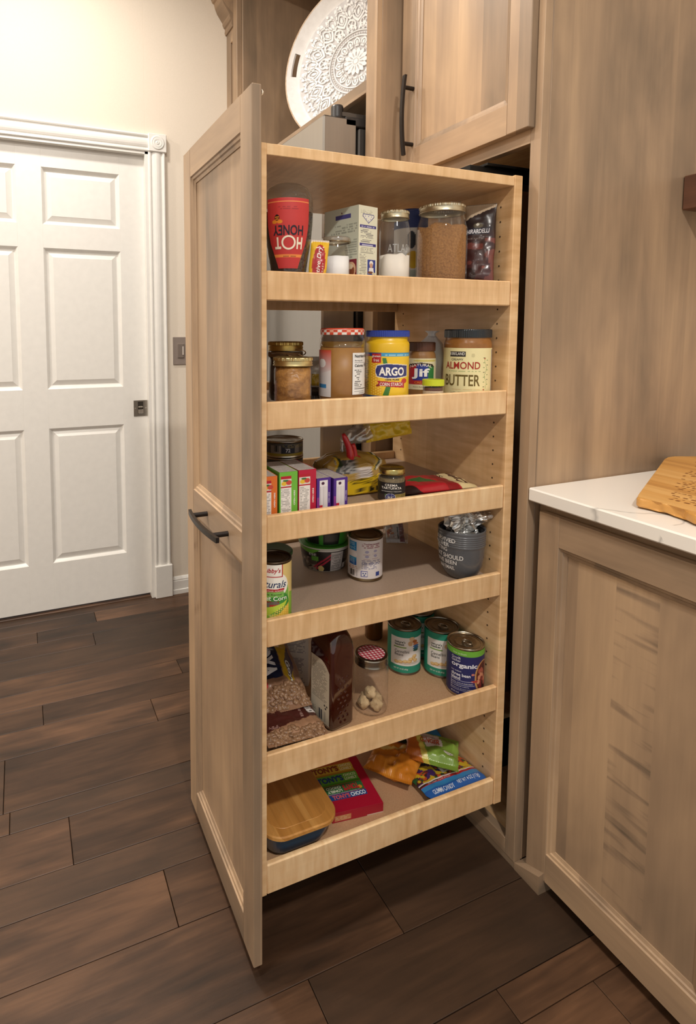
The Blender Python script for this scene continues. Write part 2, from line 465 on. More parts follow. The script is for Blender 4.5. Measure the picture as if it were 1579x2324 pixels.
fl = solid('floor', cbox((-2.4, -3.2, -.06), (2.6, .9, -.016), .001), flat('2a1d16', .6, name='subfloor'), 'dark stained hardwood plank floor', kind='structure', origin=(0, 0, 0))
seams = [-1.72, -1.665, -1.575, -1.481, -1.386, -1.285, -1.155, -1.05, -.954, -.845, -.722, -.510, -.436, -.285, -.190, -.045, .152, .308, .37, .515, .59, .735, .88, 1.07, 1.145, 1.29, 1.48, 1.6]
known = {(-1.481): -1.0, (-.954): -.997, (-.436): -.951, (-.190): -.758, .152: -.551, .308: -.226, -1.386: -.784}
rng = random.Random(5)
for a, b in zip(seams[:-1], seams[1:]):
    ends = [-3.1]
    k = known.get(a)
    cur = (k if k is not None else -3.1 + rng.uniform(.5, 1.6))
    while cur > -2.5 and k is not None: cur -= rng.uniform(1.0, 1.5)
    ends = [-3.1]
    if k is not None:
        ends += sorted([k - 1.25] if k - 1.25 > -2.9 else []) + [k]
        cur = k + rng.uniform(1.1, 1.5)
    while cur < .55:
        if cur > ends[-1] + .3: ends.append(cur)
        cur += rng.uniform(.9, 1.5)
    ends.append(.64)
    for y0, y1 in zip(ends[:-1], ends[1:]):
        g = .0008
        child(fl, 'plank', cbox((a + g, y0 + g, -.016), (b - g, y1 - g, rng.uniform(-.0004, .0)), .0009), floorm)

solid('ceiling', cbox((-1.9, -3.2, CEIL), (2.6, .9, CEIL + .05)), ceilm, 'plain white painted ceiling', kind='structure')
solid('wall_front_added', cbox((-1.9, -3.3, -.02), (2.6, -3.2, CEIL)), wallm, 'unseen cream painted wall across the kitchen, added to block light', kind='structure')  # out of view; added to block world light from this side and for bounce
solid('wall_back', cbox((-1.9, YB, -.02), (2.6, YB + .1, CEIL)), wallm, 'cream painted wall behind the cabinets', kind='structure')
# wall with the pocket door: a pier to the right of the opening, a part above it, a part beyond it
DY0, DY1, DH = -1.455, -.487, 2.055
wl = solid('wall_left', join(cbox((XW - .16, DY1 + .004, -.02), (XW, YB, CEIL), .0005), cbox((XW - .16, DY0, DH), (XW, DY1 + .004, CEIL), .0005),
           cbox((XW - .16, -3.2, -.02), (XW, DY0, CEIL), .0005)), wallm, 'cream painted wall around the white door', kind='structure')
# six panel door
XD = -1.646
d = Th('door_1', 'white six-panel sliding door in cream wall', 'door', (XD, (DY0 + DY1) / 2, 0), kind='structure', world=True)
def slab(y0, y1, z0, z1, x0=XD - .04, x1=XD): return cbox((x0, y0, z0), (x1, y1, z1), .0004)
yE = [DY0, DY0 + .110, DY0 + .110 + .324, -.920, -.596, DY1]          # stile edges
zE = [(.226, .834), (1.008, 1.617), (1.716, 1.955)]
zb, zt = .013, DH + .02
d.add('stile', slab(yE[0], yE[1], zb, zt), whitem); d.add('stile', slab(yE[4], yE[5] + .05, zb, zt), whitem); d.add('mullion', slab(yE[2], yE[3], zb, zt), whitem)
zr = [zb] + [z for p in zE for z in p] + [zt]
for (ya, yb) in ((yE[1], yE[2]), (yE[3], yE[4])):
    for k in range(0, len(zr), 2): d.add('rail', slab(ya, yb, zr[k], zr[k + 1]), whitem)
    for z0, z1 in zE:
        # raised panel: sticking slopes in, then a flat margin, then the raised field
        def ring(i, x): return [(x, ya + i, z0 + i), (x, yb - i, z0 + i), (x, yb - i, z1 - i), (x, ya + i, z1 - i)]
        rr = [ring(0, XD), ring(.004, XD - .003), ring(.012, XD - .012), ring(.016, XD - .013), ring(.036, XD - .0055), ring(.038, XD - .0045)]
        V = [p for r in rr for p in r]; Fc = [[4 * i + j, 4 * i + (j + 1) % 4, 4 * i + 4 + (j + 1) % 4, 4 * i + 4 + j] for i in range(len(rr) - 1) for j in range(4)] + [[20, 21, 22, 23]]
        d.add('panel', (np.array(V), Fc), whitem)
pull = d.add('pull_plate', cbox((XD, -.551, .868), (XD + .0025, -.487, .942), .0006), metal('a9a39a', .3), label='satin nickel pocket pull')
d.add('recess', cbox((XD + .002, -.532, .878), (XD + .003, -.507, .936), .0004), flat('3c362f', .5, .6), pull)
d.add('latch', cbox((XD + .002, -.530, .880), (XD + .006, -.508, .900), .001), metal('d8d4cc', .25), pull)
d.add('thumb_turn', cbox((XD + .002, -.530, .908), (XD + .009, -.510, .915), .002), metal('cfcac2', .2), pull)
for yy in (-.543, -.495): d.add('screw', (lambda m: (m[0] @ np.array([[0, 0, 1], [1, 0, 0], [0, 1, 0]]).T[[0, 1, 2]] * 1 + 0, m[1]))(lathe([(0, .004), (.003, .0035), (.0035, .002)], 10)) if False else cbox((XD + .002, yy - .003, .902), (XD + .0035, yy + .003, .908), .001), metal('e0dcd4', .2), pull)

# moulded door casing with rosette and plinth
def sweep_y(prof, y0, y1):
    """profile (x out of wall, z)"""
    n = len(prof); V = [(XW + a, y0, z) for a, z in prof] + [(XW + a, y1, z) for a, z in prof]
    return np.array(V), [[i, i + 1, i + 1 + n, i + n] for i in range(n - 1)] + [list(range(n)), list(range(n, 2 * n))]
def sweep_z(prof, z0, z1):
    n = len(prof); V = [(XW + a, y, z0) for a, y in prof] + [(XW + a, y, z1) for a, y in prof]
    return np.array(V), [[i, i + 1, i + 1 + n, i + n] for i in range(n - 1)] + [list(range(n)), list(range(n, 2 * n))]
def caseprof(w):   # across the width, symmetric beads
    q = [(0, 0), (.016, 0), (.019, .004), (.019, .010), (.014, .013), (.014, .016), (.017, .020), (.020, .028), (.021, .036), (.0205, .045), (.018, .053), (.014, .058), (.014, .061), (.020, .064), (.022, .069), (.020, .074), (0, .074)]
    return [(a, b * w / .074) for a, b in q]
t1 = Th('trim_1', 'white fluted casing with corner rosette around the white door', None, (XW, -.43, 0), kind='structure', world=True)
cw = .0775
yc0 = -.4715
t1.add('side_casing', sweep_z([(a, yc0 + b) for a, b in caseprof(cw - .004)], .15, 2.062), whitem)
t1.add('jamb', cbox((XW - .10, yc0 - .016, 0.0), (XW + .012, yc0 + .002, 2.06), .001), whitem)
t1.add('head_casing', sweep_y([(a, 2.058 + b) for a, b in caseprof(.074)], -1.60, yc0), whitem)
t1.add('head_jamb', cbox((XW - .02, -1.6, 2.046), (XW + .012, yc0, 2.0585), .001), whitem)
t1.add('plinth_block', cbox((XW, yc0 - .001, 0), (XW + .030, yc0 + .081, .157), .003), whitem)
ro = t1.add('rosette_block', cbox((XW, yc0 - .001, 2.058), (XW + .027, yc0 + .081, 2.137), .003), whitem)
rp = [(0, .0005), (.003, .003), (.006, .003), (.009, .0005), (.012, -.001), (.018, .0055), (.021, .0015), (.024, .003), (.027, .004), (.029, .0015), (.032, .0)]
rv, rf = lathe([(max(r, 1e-5), z) for r, z in rp], 32)
rv = np.stack([XW + .027 + rv[:, 2], yc0 + .040 + rv[:, 0], 2.0975 + rv[:, 1]], 1)
t1.add('rosette', (rv, rf), whitem, ro, smooth=True)
solid('threshold', cbox((XW - .16, DY0, -.016), (XW - .012, yc0 - .016, .004), .002), floorm, 'dark wooden threshold under the white door', kind='structure').name = 'trim_2'
bp_ = [(0, 0), (.016, 0), (.016, .020), (.012, .023), (.012, .062), (.010, .066), (.011, .070), (.006, .078), (.003, .082), (0, .083)]
bb = sweep_y(bp_, yc0 + .081, -.105)
solid('baseboard_left', bb, whitem, 'white moulded baseboard between door and cabinets', kind='structure')
solid('baseboard_far', sweep_y(bp_, -3.2, DY0 - .12), whitem, 'white moulded baseboard beyond the door', kind='structure').name = 'baseboard_front'

# light switch
sw = Th('light_switch', 'taupe rocker light switch plate on cream wall beside door', 'switch', (XW, -.333, 1.105), world=True)
swm = flat('8d8078', .4, name='taupe_plastic')
pl = sw.add('plate', cbox((XW, -.369, 1.1045), (XW + .006, -.296, 1.234), .002), swm)
sw.add('rocker', cbox((XW + .004, -.349, 1.136), (XW + .010, -.316, 1.203), .002), flat('7b6f67', .35), pl)
sw.add('dimmer_slide', cbox((XW + .009, -.3255, 1.150), (XW + .013, -.3195, 1.19), .001), flat('c9c0b8', .3), pl)

# ------------------------------------------------------------------ fitted cabinets
SZ, SX, SY = stain('Z'), stain('X'), stain('Y')
MZ, MY, MX = maple('Z'), maple('Y'), maple('X')
handlem = flat('2b2522', .38, .6, name='dark_bronze_metal')

def frame_front(th, parent, x0, x1, z0, z1, yf, th_, sw_, rails, slope=.016, pm=None):
    """five-piece door facing -y: stiles, rails (list of z ranges incl. top and bottom), recessed panels, sloped sticking"""
    yb_ = yf + th_
    th.add('stile', cbox((x0, yf, z0), (x0 + sw_, yb_, z1), .0015), SZ, parent); th.add('stile', cbox((x1 - sw_, yf, z0), (x1, yb_, z1), .0015), SZ, parent)
    for a, b in rails: th.add('rail', cbox((x0 + sw_, yf + .0002, a), (x1 - sw_, yb_, b), .0006), SX, parent)
    rs = sorted(rails)
    for (a, b), (c, e) in zip(rs[:-1], rs[1:]):
        xa, xb, za, zb_ = x0 + sw_, x1 - sw_, b, c
        def ring(i, y): return [(xa + i, y, za + i), (xb - i, y, za + i), (xb - i, y, zb_ - i), (xa + i, y, zb_ - i)]
        rr = [ring(0, yf + .001), ring(.0015, yf + .0035), ring(.007, yf + .0045), ring(.009, yf + .0075), ring(slope, yf + .0095), ring(slope, yf + .0125)]
        V = [p for r in rr for p in r]; Fc = [[4 * i + j, 4 * i + (j + 1) % 4, 4 * i + 4 + (j + 1) % 4, 4 * i + 4 + j] for i in range(len(rr) - 1) for j in range(4)]
        pn = th.add('panel', cbox((xa + .002, yf + .0115, za + .002), (xb - .002, yb_ - .002, zb_ - .002), .0005), pm or SZ, parent)
        th.add('moulding', (np.array(V), Fc), SX if (xb - xa) > (zb_ - za) else SZ, pn)

def bow_handle(th, parent, c, L, axis, yd, out=.036):
    """flat bowed bar on two round posts, standing off a -y face at y = yd"""
    n = 18; P = []
    t = np.linspace(-1, 1, n); off = yd - out + .008 * t * t
    hw, ht = .0055, .0035
    V = []
    for k in range(n):
        s = t[k] * L / 2
        for (w, q) in ((-hw, -ht), (hw, -ht), (hw, ht), (-hw, ht)):
            V.append((c[0] + s, off[k] + q, c[1] + w) if axis == 'X' else (c[0] + w, off[k] + q, c[1] + s))
    Fc = [[4 * k + j, 4 * k + (j + 1) % 4, 4 * k + 4 + (j + 1) % 4, 4 * k + 4 + j] for k in range(n - 1) for j in range(4)] + [[0, 1, 2, 3], [4 * n - 4, 4 * n - 3, 4 * n - 2, 4 * n - 1]]
    h = th.add('handle', (np.array(V), Fc), handlem, parent, label='dark bronze bowed bar handle')
    for s in (-.70, .70):
        p = (c[0] + s * L / 2, c[1]) if axis == 'X' else (c[0], c[1] + s * L / 2)
        m = lathe([(1e-4, 0), (.0055, 0), (.0055, out - .003), (1e-4, out - .003)], 14); v = m[0]
        th.add('post', (np.stack([p[0] + v[:, 0], yd - v[:, 2], p[1] + v[:, 1]], 1), m[1]), handlem, h, smooth=False)
    return h

# tall pantry cabinet that the pull-out slides into
PX0, PX1 = -.358, .1287
pc = Th('tall_cabinet', 'tall greige stained maple cabinet that houses the pull-out pantry', 'cabinet', ((PX0 + PX1) / 2, .3, 0), world=True)
pc.add('stile', cbox((.1002, 0, .0163), (PX1, .022, CEIL - .12), .001), SZ); pc.add('stile', cbox((PX0, 0, .0163), (-.331, .022, CEIL - .12), .001), SZ)
pc.add('rail', cbox((-.331, .0003, 1.6632), (.1002, .022, 1.706), .0006), SX); pc.add('rail', cbox((-.331, .0003, .0163), (.1002, .022, .0538), .0006), SX)
pc.add('rail', cbox((-.331, .0003, CEIL - .18), (.1002, .022, CEIL - .12), .0006), SX)
pc.add('side_panel', cbox((PX1 - .018, .0262, .0163), (PX1 - .0012, YB, CEIL - .12), .0006), SZ)
pc.add('side_panel', cbox((PX0, .022, .0163), (PX0 + .018, YB, CEIL - .12), .0006), SZ)
pc.add('corner_bead', cbox((PX1 - .004, .0225, .0163), (PX1 - .0002, .0258, CEIL - .12), .0008), SZ)
pc.add('back_panel', cbox((PX0 + .018, YB - .012, .03), (PX1 - .018, YB - .002, CEIL - .12), .0006), MZ)
pc.add('floor_panel', cbox((PX0 + .018, .022, .034), (PX1 - .018, YB - .012, .052), .0006), MY)
pc.add('partition', cbox((PX0 + .018, .022, 1.684), (PX1 - .018, YB - .012, 1.702), .0006), MY)
pc.add('base_strip', cbox((PX0, .001, 0), (PX1, .020, .0163), .0006), SX)
# wedge-shaped foot where the base carries on under the counter run
PXF = PX1 + .0006
fv = np.array([(PXF, .0005, 0), (.1996, .0005, 0), (.1996, .05, 0), (PXF, .05, 0), (PXF, .0005, .0163), (.1996, .0005, .044), (.1996, .05, .056), (PXF, .05, .0163)])
FOOT = ('base_foot', orient(fv, [[0, 1, 2, 3], [4, 5, 6, 7], [0, 1, 5, 4], [1, 2, 6, 5], [2, 3, 7, 6], [3, 0, 4, 7]]))
ud = pc.add('door', cbox((-.342, -.0035, 1.694), (.1105, -.001, CEIL - .13), .0005), SZ)
frame_front(pc, ud, -.3440, .1128, 1.692, CEIL - .128, -.0205, .019, .062, [(1.692, 1.758), (CEIL - .192, CEIL - .128)])
bow_handle(pc, ud, (-.2905, 1.842), .21, 'Z', -.0205)
trk = flat('1b1a1a', .35, .7, name='black_steel')
s_ = pc.add('slide_track', cbox((-.02, -.10, 1.597), (.03, YB - .05, 1.626), .001), trk, label='black overhead slide track')
pc.add('track_lip', cbox((-.03, -.06, 1.6262), (.04, YB - .05, 1.632), .0008), trk, s_)
s_ = pc.add('slide_track', cbox((-.135, -.035, .100), (-.095, YB - .05, .145), .001), trk, label='black lower slide track')
pc.add('track_bracket', cbox((-.150, .05, .052), (-.08, .55, .100), .001), trk, s_)
for zz in (.42, .72): pc.add('runner', cbox((.062, .03, zz), (.092, .5, zz + .045), .001), trk)

# fridge surround with open niche above
FY = -.0955
FXL, FXR = -1.455, -.410
fs = Th('fridge_surround', 'tall greige maple surround with open niche above the fridge', 'cabinet', ((FXL + FXR) / 2, .3, 0), world=True)
ZT = 2.80
fs.add('side_panel', cbox((FXR, FY + .018, 0), (PX0 - .0008, YB, ZT), .001), SZ); fs.add('edge_stile', cbox((FXR, FY, 0), (PX0 - .0004, FY + .018, ZT), .0012), SZ)
fs.add('side_panel', cbox((FXL - .045, FY + .018, 0), (FXL, YB, ZT), .001), SZ); fs.add('edge_stile', cbox((FXL - .068, FY - .004, 0), (FXL - .016, FY + .0178, ZT), .0012), SZ)
fs.add('niche_rail', cbox((FXL, FY, 1.937), (FXR, FY + .02, 1.9735), .001), SX)
fs.add('niche_floor', cbox((FXL, FY + .02, 1.947), (FXR, YB, 1.966), .001), SX)
fs.add('niche_top', cbox((FXL, FY + .02, ZT - .02), (FXR, YB, ZT), .001), SX)
fs.add('niche_back', cbox((FXL, YB - .012, 1.966), (FXR, YB - .001, ZT - .02), .001), SZ)
fs.add('top_rail', cbox((FXL, FY, ZT), (PX0, FY + .02, CEIL - .005), .001), SX)
# slim filler with recessed panel at the wall
fx0, fx1 = XW + .0005, FXL - .068
fs.add('filler_stile', cbox((fx0, FY, .0), (fx0 + .055, FY + .02, 2.66), .001), SZ)
fs.add('filler_stile', cbox((fx1 - .02, FY, .0), (fx1, FY + .02, 2.66), .001), SZ)
fs.add('filler_rail', cbox((fx0 + .055, FY + .0003, 2.57), (fx1 - .02, FY + .02, 2.66), .001), SX)
fs.add('filler_panel', cbox((fx0 + .055, FY + .010, .0), (fx1 - .02, FY + .018, 2.57), .001), SZ)
cp = [(FY + .018, 2.625), (FY - .006, 2.625), (FY - .010, 2.635), (FY - .008, 2.652), (FY - .014, 2.656), (FY - .020, 2.668), (FY - .020, 2.676), (FY - .030, 2.690), (FY - .046, 2.712), (FY - .056, 2.735), (FY - .060, 2.752), (FY - .068, 2.756), (FY - .076, 2.772), (FY - .090, 2.80), (FY - .096, 2.82), (FY - .096, 2.86), (FY + .018, 2.86)]
n = len(cp); V = [(fx0, y, z) for y, z in cp] + [(fx1 - .001, y, z) for y, z in cp]
fs.add('crown_moulding', (np.array(V), [[i, (i + 1) % n, (i + 1) % n + n, i + n] for i in range(n)] + [list(range(n)), list(range(n, 2 * n))]), SX)

# fridge
steel = metal('a5a19c', .30, 'brushed_stainless', 'Z')
fr = Th('fridge', 'stainless steel fridge with black top hinge', 'fridge', (-.88, .2, 0), world=True)
dkg = flat('4a4745', .4, .4, name='dark_grey_fridge_case')
fr.add('case', cbox((-1.338, -.105, .03), (-.430, .55, 1.845), .004), dkg)
for x0, x1 in ((-1.338, -.886), (-.882, -.428)):
    dd = fr.add('door', cbox((x0, -.222, .62), (x1, -.112, 1.868), .005), steel)
    hx = x1 - .05 if x0 < -1 else x0 + .05
    fr.add('handle', cbox((hx - .011, -.285, .75), (hx + .011, -.262, 1.70), .006), steel, dd)
    for zz in (.80, 1.65): fr.add('post', cbox((hx - .009, -.265, zz - .012), (hx + .009, -.221, zz + .012), .003), steel, dd)
dw = fr.add('freezer_drawer', cbox((-1.338, -.222, .08), (-.428, -.112, .61), .005), steel)
fr.add('handle', cbox((-1.24, -.285, .535), (-.53, -.262, .557), .006), steel, dw)
for xx in (-1.2, -.57): fr.add('post', cbox((xx - .01, -.265, .537), (xx + .01, -.221, .555), .003), steel, dw)
blk = flat('2a2828', .35, name='black_hinge_plastic')
hg = fr.add('hinge_cover', cbox((-.505, -.150, 1.846), (-.428, -.03, 1.872), .003), blk)
m = lathe([(1e-4, 1.868), (.017, 1.868), (.018, 1.872), (.018, 1.90), (.0165, 1.904), (1e-4, 1.904)], 20); m = (m[0] + np.array([-.452, -.165, 0]), m[1])
fr.add('hinge_pin', m, blk, hg, smooth=False)
fr.add('hinge_arm', cbox((-.468, -.165, 1.872), (-.436, -.06, 1.886), .002), flat('5b5855', .3, .7), hg)
for xx in (-1.25, -.52): fr.add('foot', cbox((xx - .03, -.08, 0), (xx + .03, -.02, .031), .003), blk)

# base cabinet and worktop
bc = Th('base_cabinet', 'greige maple base cabinet with framed door under the white worktop', 'cabinet', (.62, .33, 0), world=True)
BX1 = 1.02
bc.add(*FOOT, SX)
bc.add('carcass', cbox((.1300, .060, .085), (BX1, YB, .852), .001), SZ)
bc.add('face_stile', cbox((.1296, .0375, .020), (.172, .060, .883), .001), SZ)
bc.add('face_stile', cbox((BX1 - .04, .0375, .03), (BX1, .060, .883), .001), SZ)
bc.add('top_rail', cbox((.172, .0378, .845), (BX1 - .04, .060, .883), .0008), SX)
bc.add('toe_kick', cbox((.2005, .110, 0), (BX1, .125, .085), .001), flat('2b221b', .6))
for (a, b) in ((.1483, .578), (.584, BX1 - .008)):
    bd = bc.add('door', cbox((a + .002, .033, .032), (b - .002, .0365, .860), .0005), SZ)
    frame_front(bc, bd, a, b, .0285, .8635, .0154, .0185, .0535, [(.0285, .095), (.7985, .8635)], pm=figured())
def quartz():
    m, nt, p = newmat('white_quartz')
    tc = nd(nt, 'ShaderNodeTexCoord')
    n1 = nd(nt, 'ShaderNodeTexNoise', i_Vector=tc.outputs['Object'], i_Scale=4.0, i_Detail=5.0)
    va = nd(nt, 'ShaderNodeVectorMath', operation='MULTIPLY_ADD', i_0=n1.outputs['Color'], i_1=(.16, .16, .16), i_2=tc.outputs['Object'])
    vo = nd(nt, 'ShaderNodeTexVoronoi', feature='DISTANCE_TO_EDGE', i_Vector=va.outputs[0], i_Scale=2.6)
    v = ramp(nt, vo.outputs['Distance'], ((0.0, (.62, .62, .62)), (.004, (.80, .80, .80)), (.010, (1, 1, 1))))
    n2 = nd(nt, 'ShaderNodeTexNoise', i_Vector=tc.outputs['Object'], i_Scale=3.0, i_Detail=1.0)
    c = mixc(nt, mth(nt, 'GREATER_THAN', n2.outputs[0], .47), (1, 1, 1), v)
    c2 = mixc(nt, 1.0, c, lin('f0ebe3'), 'MULTIPLY')
    nt.links.new(c2, p.inputs['Base Color']); p.inputs['Roughness'].default_value = .22
    return m
solid('worktop', cbox((.1294, .0005, .8845), (BX1 + .02, YB, .914), .003), quartz(), 'white veined quartz worktop over the base cabinet', 'worktop')
solid('floating_shelf', cbox((.1292, .468, 1.553), (BX1, YB, 1.634), .002), wood('dark_walnut', ('3a2318', '5b3a28', '734b34'), 'X', grain=.35, rough=.5), 'thick dark walnut floating shelf above the worktop', 'shelf')
# ------------------------------------------------------------------ pull-out pantry unit
XS, XF = .0987, -.331              # near and far side of the trays
YF, YR, YR2 = -.6155, -.039, -.0165
po = Th('pull_out_pantry', 'open pull-out pantry unit with six maple trays and framed front', 'pantry', (-.116, -.33, 0), world=True)
fd = po.add('door', cbox((-.3405, -.6305, .026), (.1085, -.6295, 1.679), .0003), SZ, label='greige stained two-panel front')
frame_front(po, fd, -.3439, .1120, .0222, 1.6834, -.6489, .0185, .0585, [(.0222, .083), (.816, .875), (1.618, 1.6834)])
bow_handle(po, fd, (-.100, .8465), .205, 'X', -.6489, .040)
bmp = lathe([(1e-4, .004), (.003, .0035), (.005, .001), (.005, 0)], 12); v = bmp[0]
po.add('bumper', (np.stack([.105 + v[:, 0], -.6289 + v[:, 2], 1.672 + v[:, 1]], 1), bmp[1]), flat('f3ead9', .4), fd)
po.add('end_panel', cbox((XF, -.6285, .1513), (XS, YF, 1.5907), .0008), MZ)
eb = po.add('end_panel', cbox((XF, YR, .1513), (XS + .0015, YR2, 1.5930), .0015), MZ)
# shelf pin holes drilled in the inner end panel
hole = flat('4a3520', .9)
for zc in np.arange(.22, 1.56, .032):
    if any(b - .005 < zc < t + .004 for b, t in ((1.3144, 1.3679), (1.0758, 1.1293), (.8626, .9153), (.6589, .7129), (.3835, .4427), (.1513, .2141))): continue
    for xx in (.062, -.29):
        m = lathe([(1e-4, 0), (.0022, 0), (.0022, .001)], 8); v = m[0]
        po.add('pin_hole', (np.stack([xx + v[:, 0], YR - .0004 - v[:, 2] * .2, zc + v[:, 1]], 1), m[1]), hole, eb)
po.add('top_panel', cbox((XF, YF, 1.5705), (XS, YR, 1.5905), .001), MY)
TR = [(1.3144, 1.3679), (1.0758, 1.1293), (.8626, .9153), (.6589, .7129), (.3835, .4427), (.1513, .2141)]
matl = noisy('tray_liner', 'a9927f', 'b49c88', 300, .45, .03, .0005)
matt = noisy('tan_tray_liner', 'bb916c', 'c8a27e', 300, .45, .03, .0005)
for i, (b, t) in enumerate(TR):
    tr = po.add('tray', cbox((XF + .012, YF + .0005, b + .022), (XS - .012, YR - .0005, b + .0318), .0004), matl if i < 4 else matt)
    po.add('front_lip', cbox((XS - .0125, YF + .0003, b), (XS, YR - .0003, t), .0022), MY, tr)
    po.add('back_lip', cbox((XF, YF + .0003, b), (XF + .0125, YR - .0003, t), .0022), MY, tr)
FLR = [b + .032 for b, t in TR]
# ------------------------------------------------------------------ kit for the groceries
silver, gold, tin = metal('c9c5ba', .22), metal('c4ab70', .36, 'gold_lid_metal'), metal('b9b3a6', .28)
G = glass()
def knurl(k=70, a=.012): return lambda th, z: 1 + a * np.cos(th * k)
def screw_lid(th, r, z, h, mat, parent=None, knurled=True, name='lid'):
    """jar band with flat top disc: knurled upper edge and a thread ridge"""
    p = [(r * .80, z + h - .0012), (r * .94, z + h), (r * .985, z + h - .0012)]
    o = th.add(name, lathe([(1e-4, z + h - .0015), (r * .78, z + h - .0015), (r * .80, z + h - .0006), (r * .93, z + h), (r * .975, z + h - .001)], 48), mat, parent, smooth=True)
    th.add('band', lathe([(r * .975, z + h - .001), (r, z + h - .003), (r, z + h * .62)], 140 if knurled else 48, knurl(58) if knurled else None), mat, o, smooth=False)
    th.add('thread', lathe([(r * .99, z + h * .62), (r * .965, z + h * .52), (r * 1.0, z + h * .36), (r * .97, z + h * .2), (r * 1.015, z + h * .08), (r * 1.01, z), (r * .95, z - .0005)], 48), mat, o, smooth=True)
    return o
def jar_glass(th, r, h, neck=.8, zs=.80, mat=None, base=.95, name='glass'):
    """outer glass: heel, straight wall, rounded shoulder, neck"""
    return th.add(name, lathe([(1e-4, .003), (r * .7, .001), (r * base, .001), (r * .985, .006), (r, .014), (r, h * zs * .93), (r * .985, h * zs * .97), (r * .93, h * zs * 1.03), (r * (neck + .04), h * zs * 1.09), (r * neck, h * zs * 1.13), (r * neck, h)], 48), mat or G, smooth=True)
def fill(th, r, z1, mat, z0=.005, mound=0.0, name='contents', rough=0.0, seed=1, zs=None):
    """contents with an uneven top"""
    n = 44; V = []; Fc = []; rings = [(.90, z0), (1, z0 + .008), (1, z1 * .5), (1, None)] + [(q, None) for q in (.85, .7, .5, .3, .12, .001)]
    th_ = np.linspace(0, 2 * pi, n, endpoint=False)
    for q, z in rings:
        x, y = np.cos(th_) * r * q, np.sin(th_) * r * q
        if z is None: zz = z1 + mound * (1 - q) + rough * (vnoise(x / .014 + 9, y / .014 + 5, seed) - .5) * 2
        else: zz = np.full(n, z)
        V.append(np.stack([x, y, zz], 1))
    for k in range(len(rings) - 1):
        for i in range(n): j = (i + 1) % n; Fc.append([k * n + i, k * n + j, (k + 1) * n + j, (k + 1) * n + i])
    return th.add(name, (np.vstack(V), Fc), mat, smooth=True)
def can(th, r, h, rim=None, tab=None, tabrot=0.0, body=None):
    m = rim or tin
    b = th.add('body', lathe([(1e-4, .002), (r * .93, .002), (r * .955, 0), (r * 1.0, .0012), (r * 1.0, .003), (r * .975, .005), (r * .975, h - .005), (r * 1.0, h - .003), (r * 1.0, h - .001), (r * .98, h), (r * .955, h - .0005), (r * .945, h - .004)], 48), body or m, smooth=True)
    ld = th.add('lid', lathe([(r * .945, h - .004), (r * .90, h - .0045), (r * .88, h - .0035), (r * .80, h - .0035), (r * .78, h - .0045), (r * .60, h - .0045), (r * .58, h - .0038), (r * .55, h - .0045), (1e-4, h - .0045)], 48), m, smooth=True)
    if tab:
        a = np.linspace(0, 2 * pi, 22, endpoint=False); c, s = math.cos(tabrot), math.sin(tabrot)
        pts = [((.010 * math.cos(q) * 1.25 + .004) * c - .0078 * math.sin(q) * s, (.010 * math.cos(q) * 1.25 + .004) * s + .0078 * math.sin(q) * c, h - .0025) for q in a]
        th.add('pull_tab', tube(pts, .0011, 6, True), tab, ld, smooth=True)
        th.add('rivet', lathe([(1e-4, .0015), (.003, .001), (.0036, 0)], 12)[0:2] if False else (lambda q: (q[0] + np.array([-.006 * c, -.006 * s, h - .0042]), q[1]))(lathe([(1e-4, .0018), (.003, .0012), (.0038, 0)], 12)), tab, ld, smooth=True)
    return b
def carton(th, w, d, h, mat, name='box', c=.0007, z0=0.0): return th.add(name, cbox((-w / 2, -d / 2, z0), (w / 2, d / 2, z0 + h), c), mat)
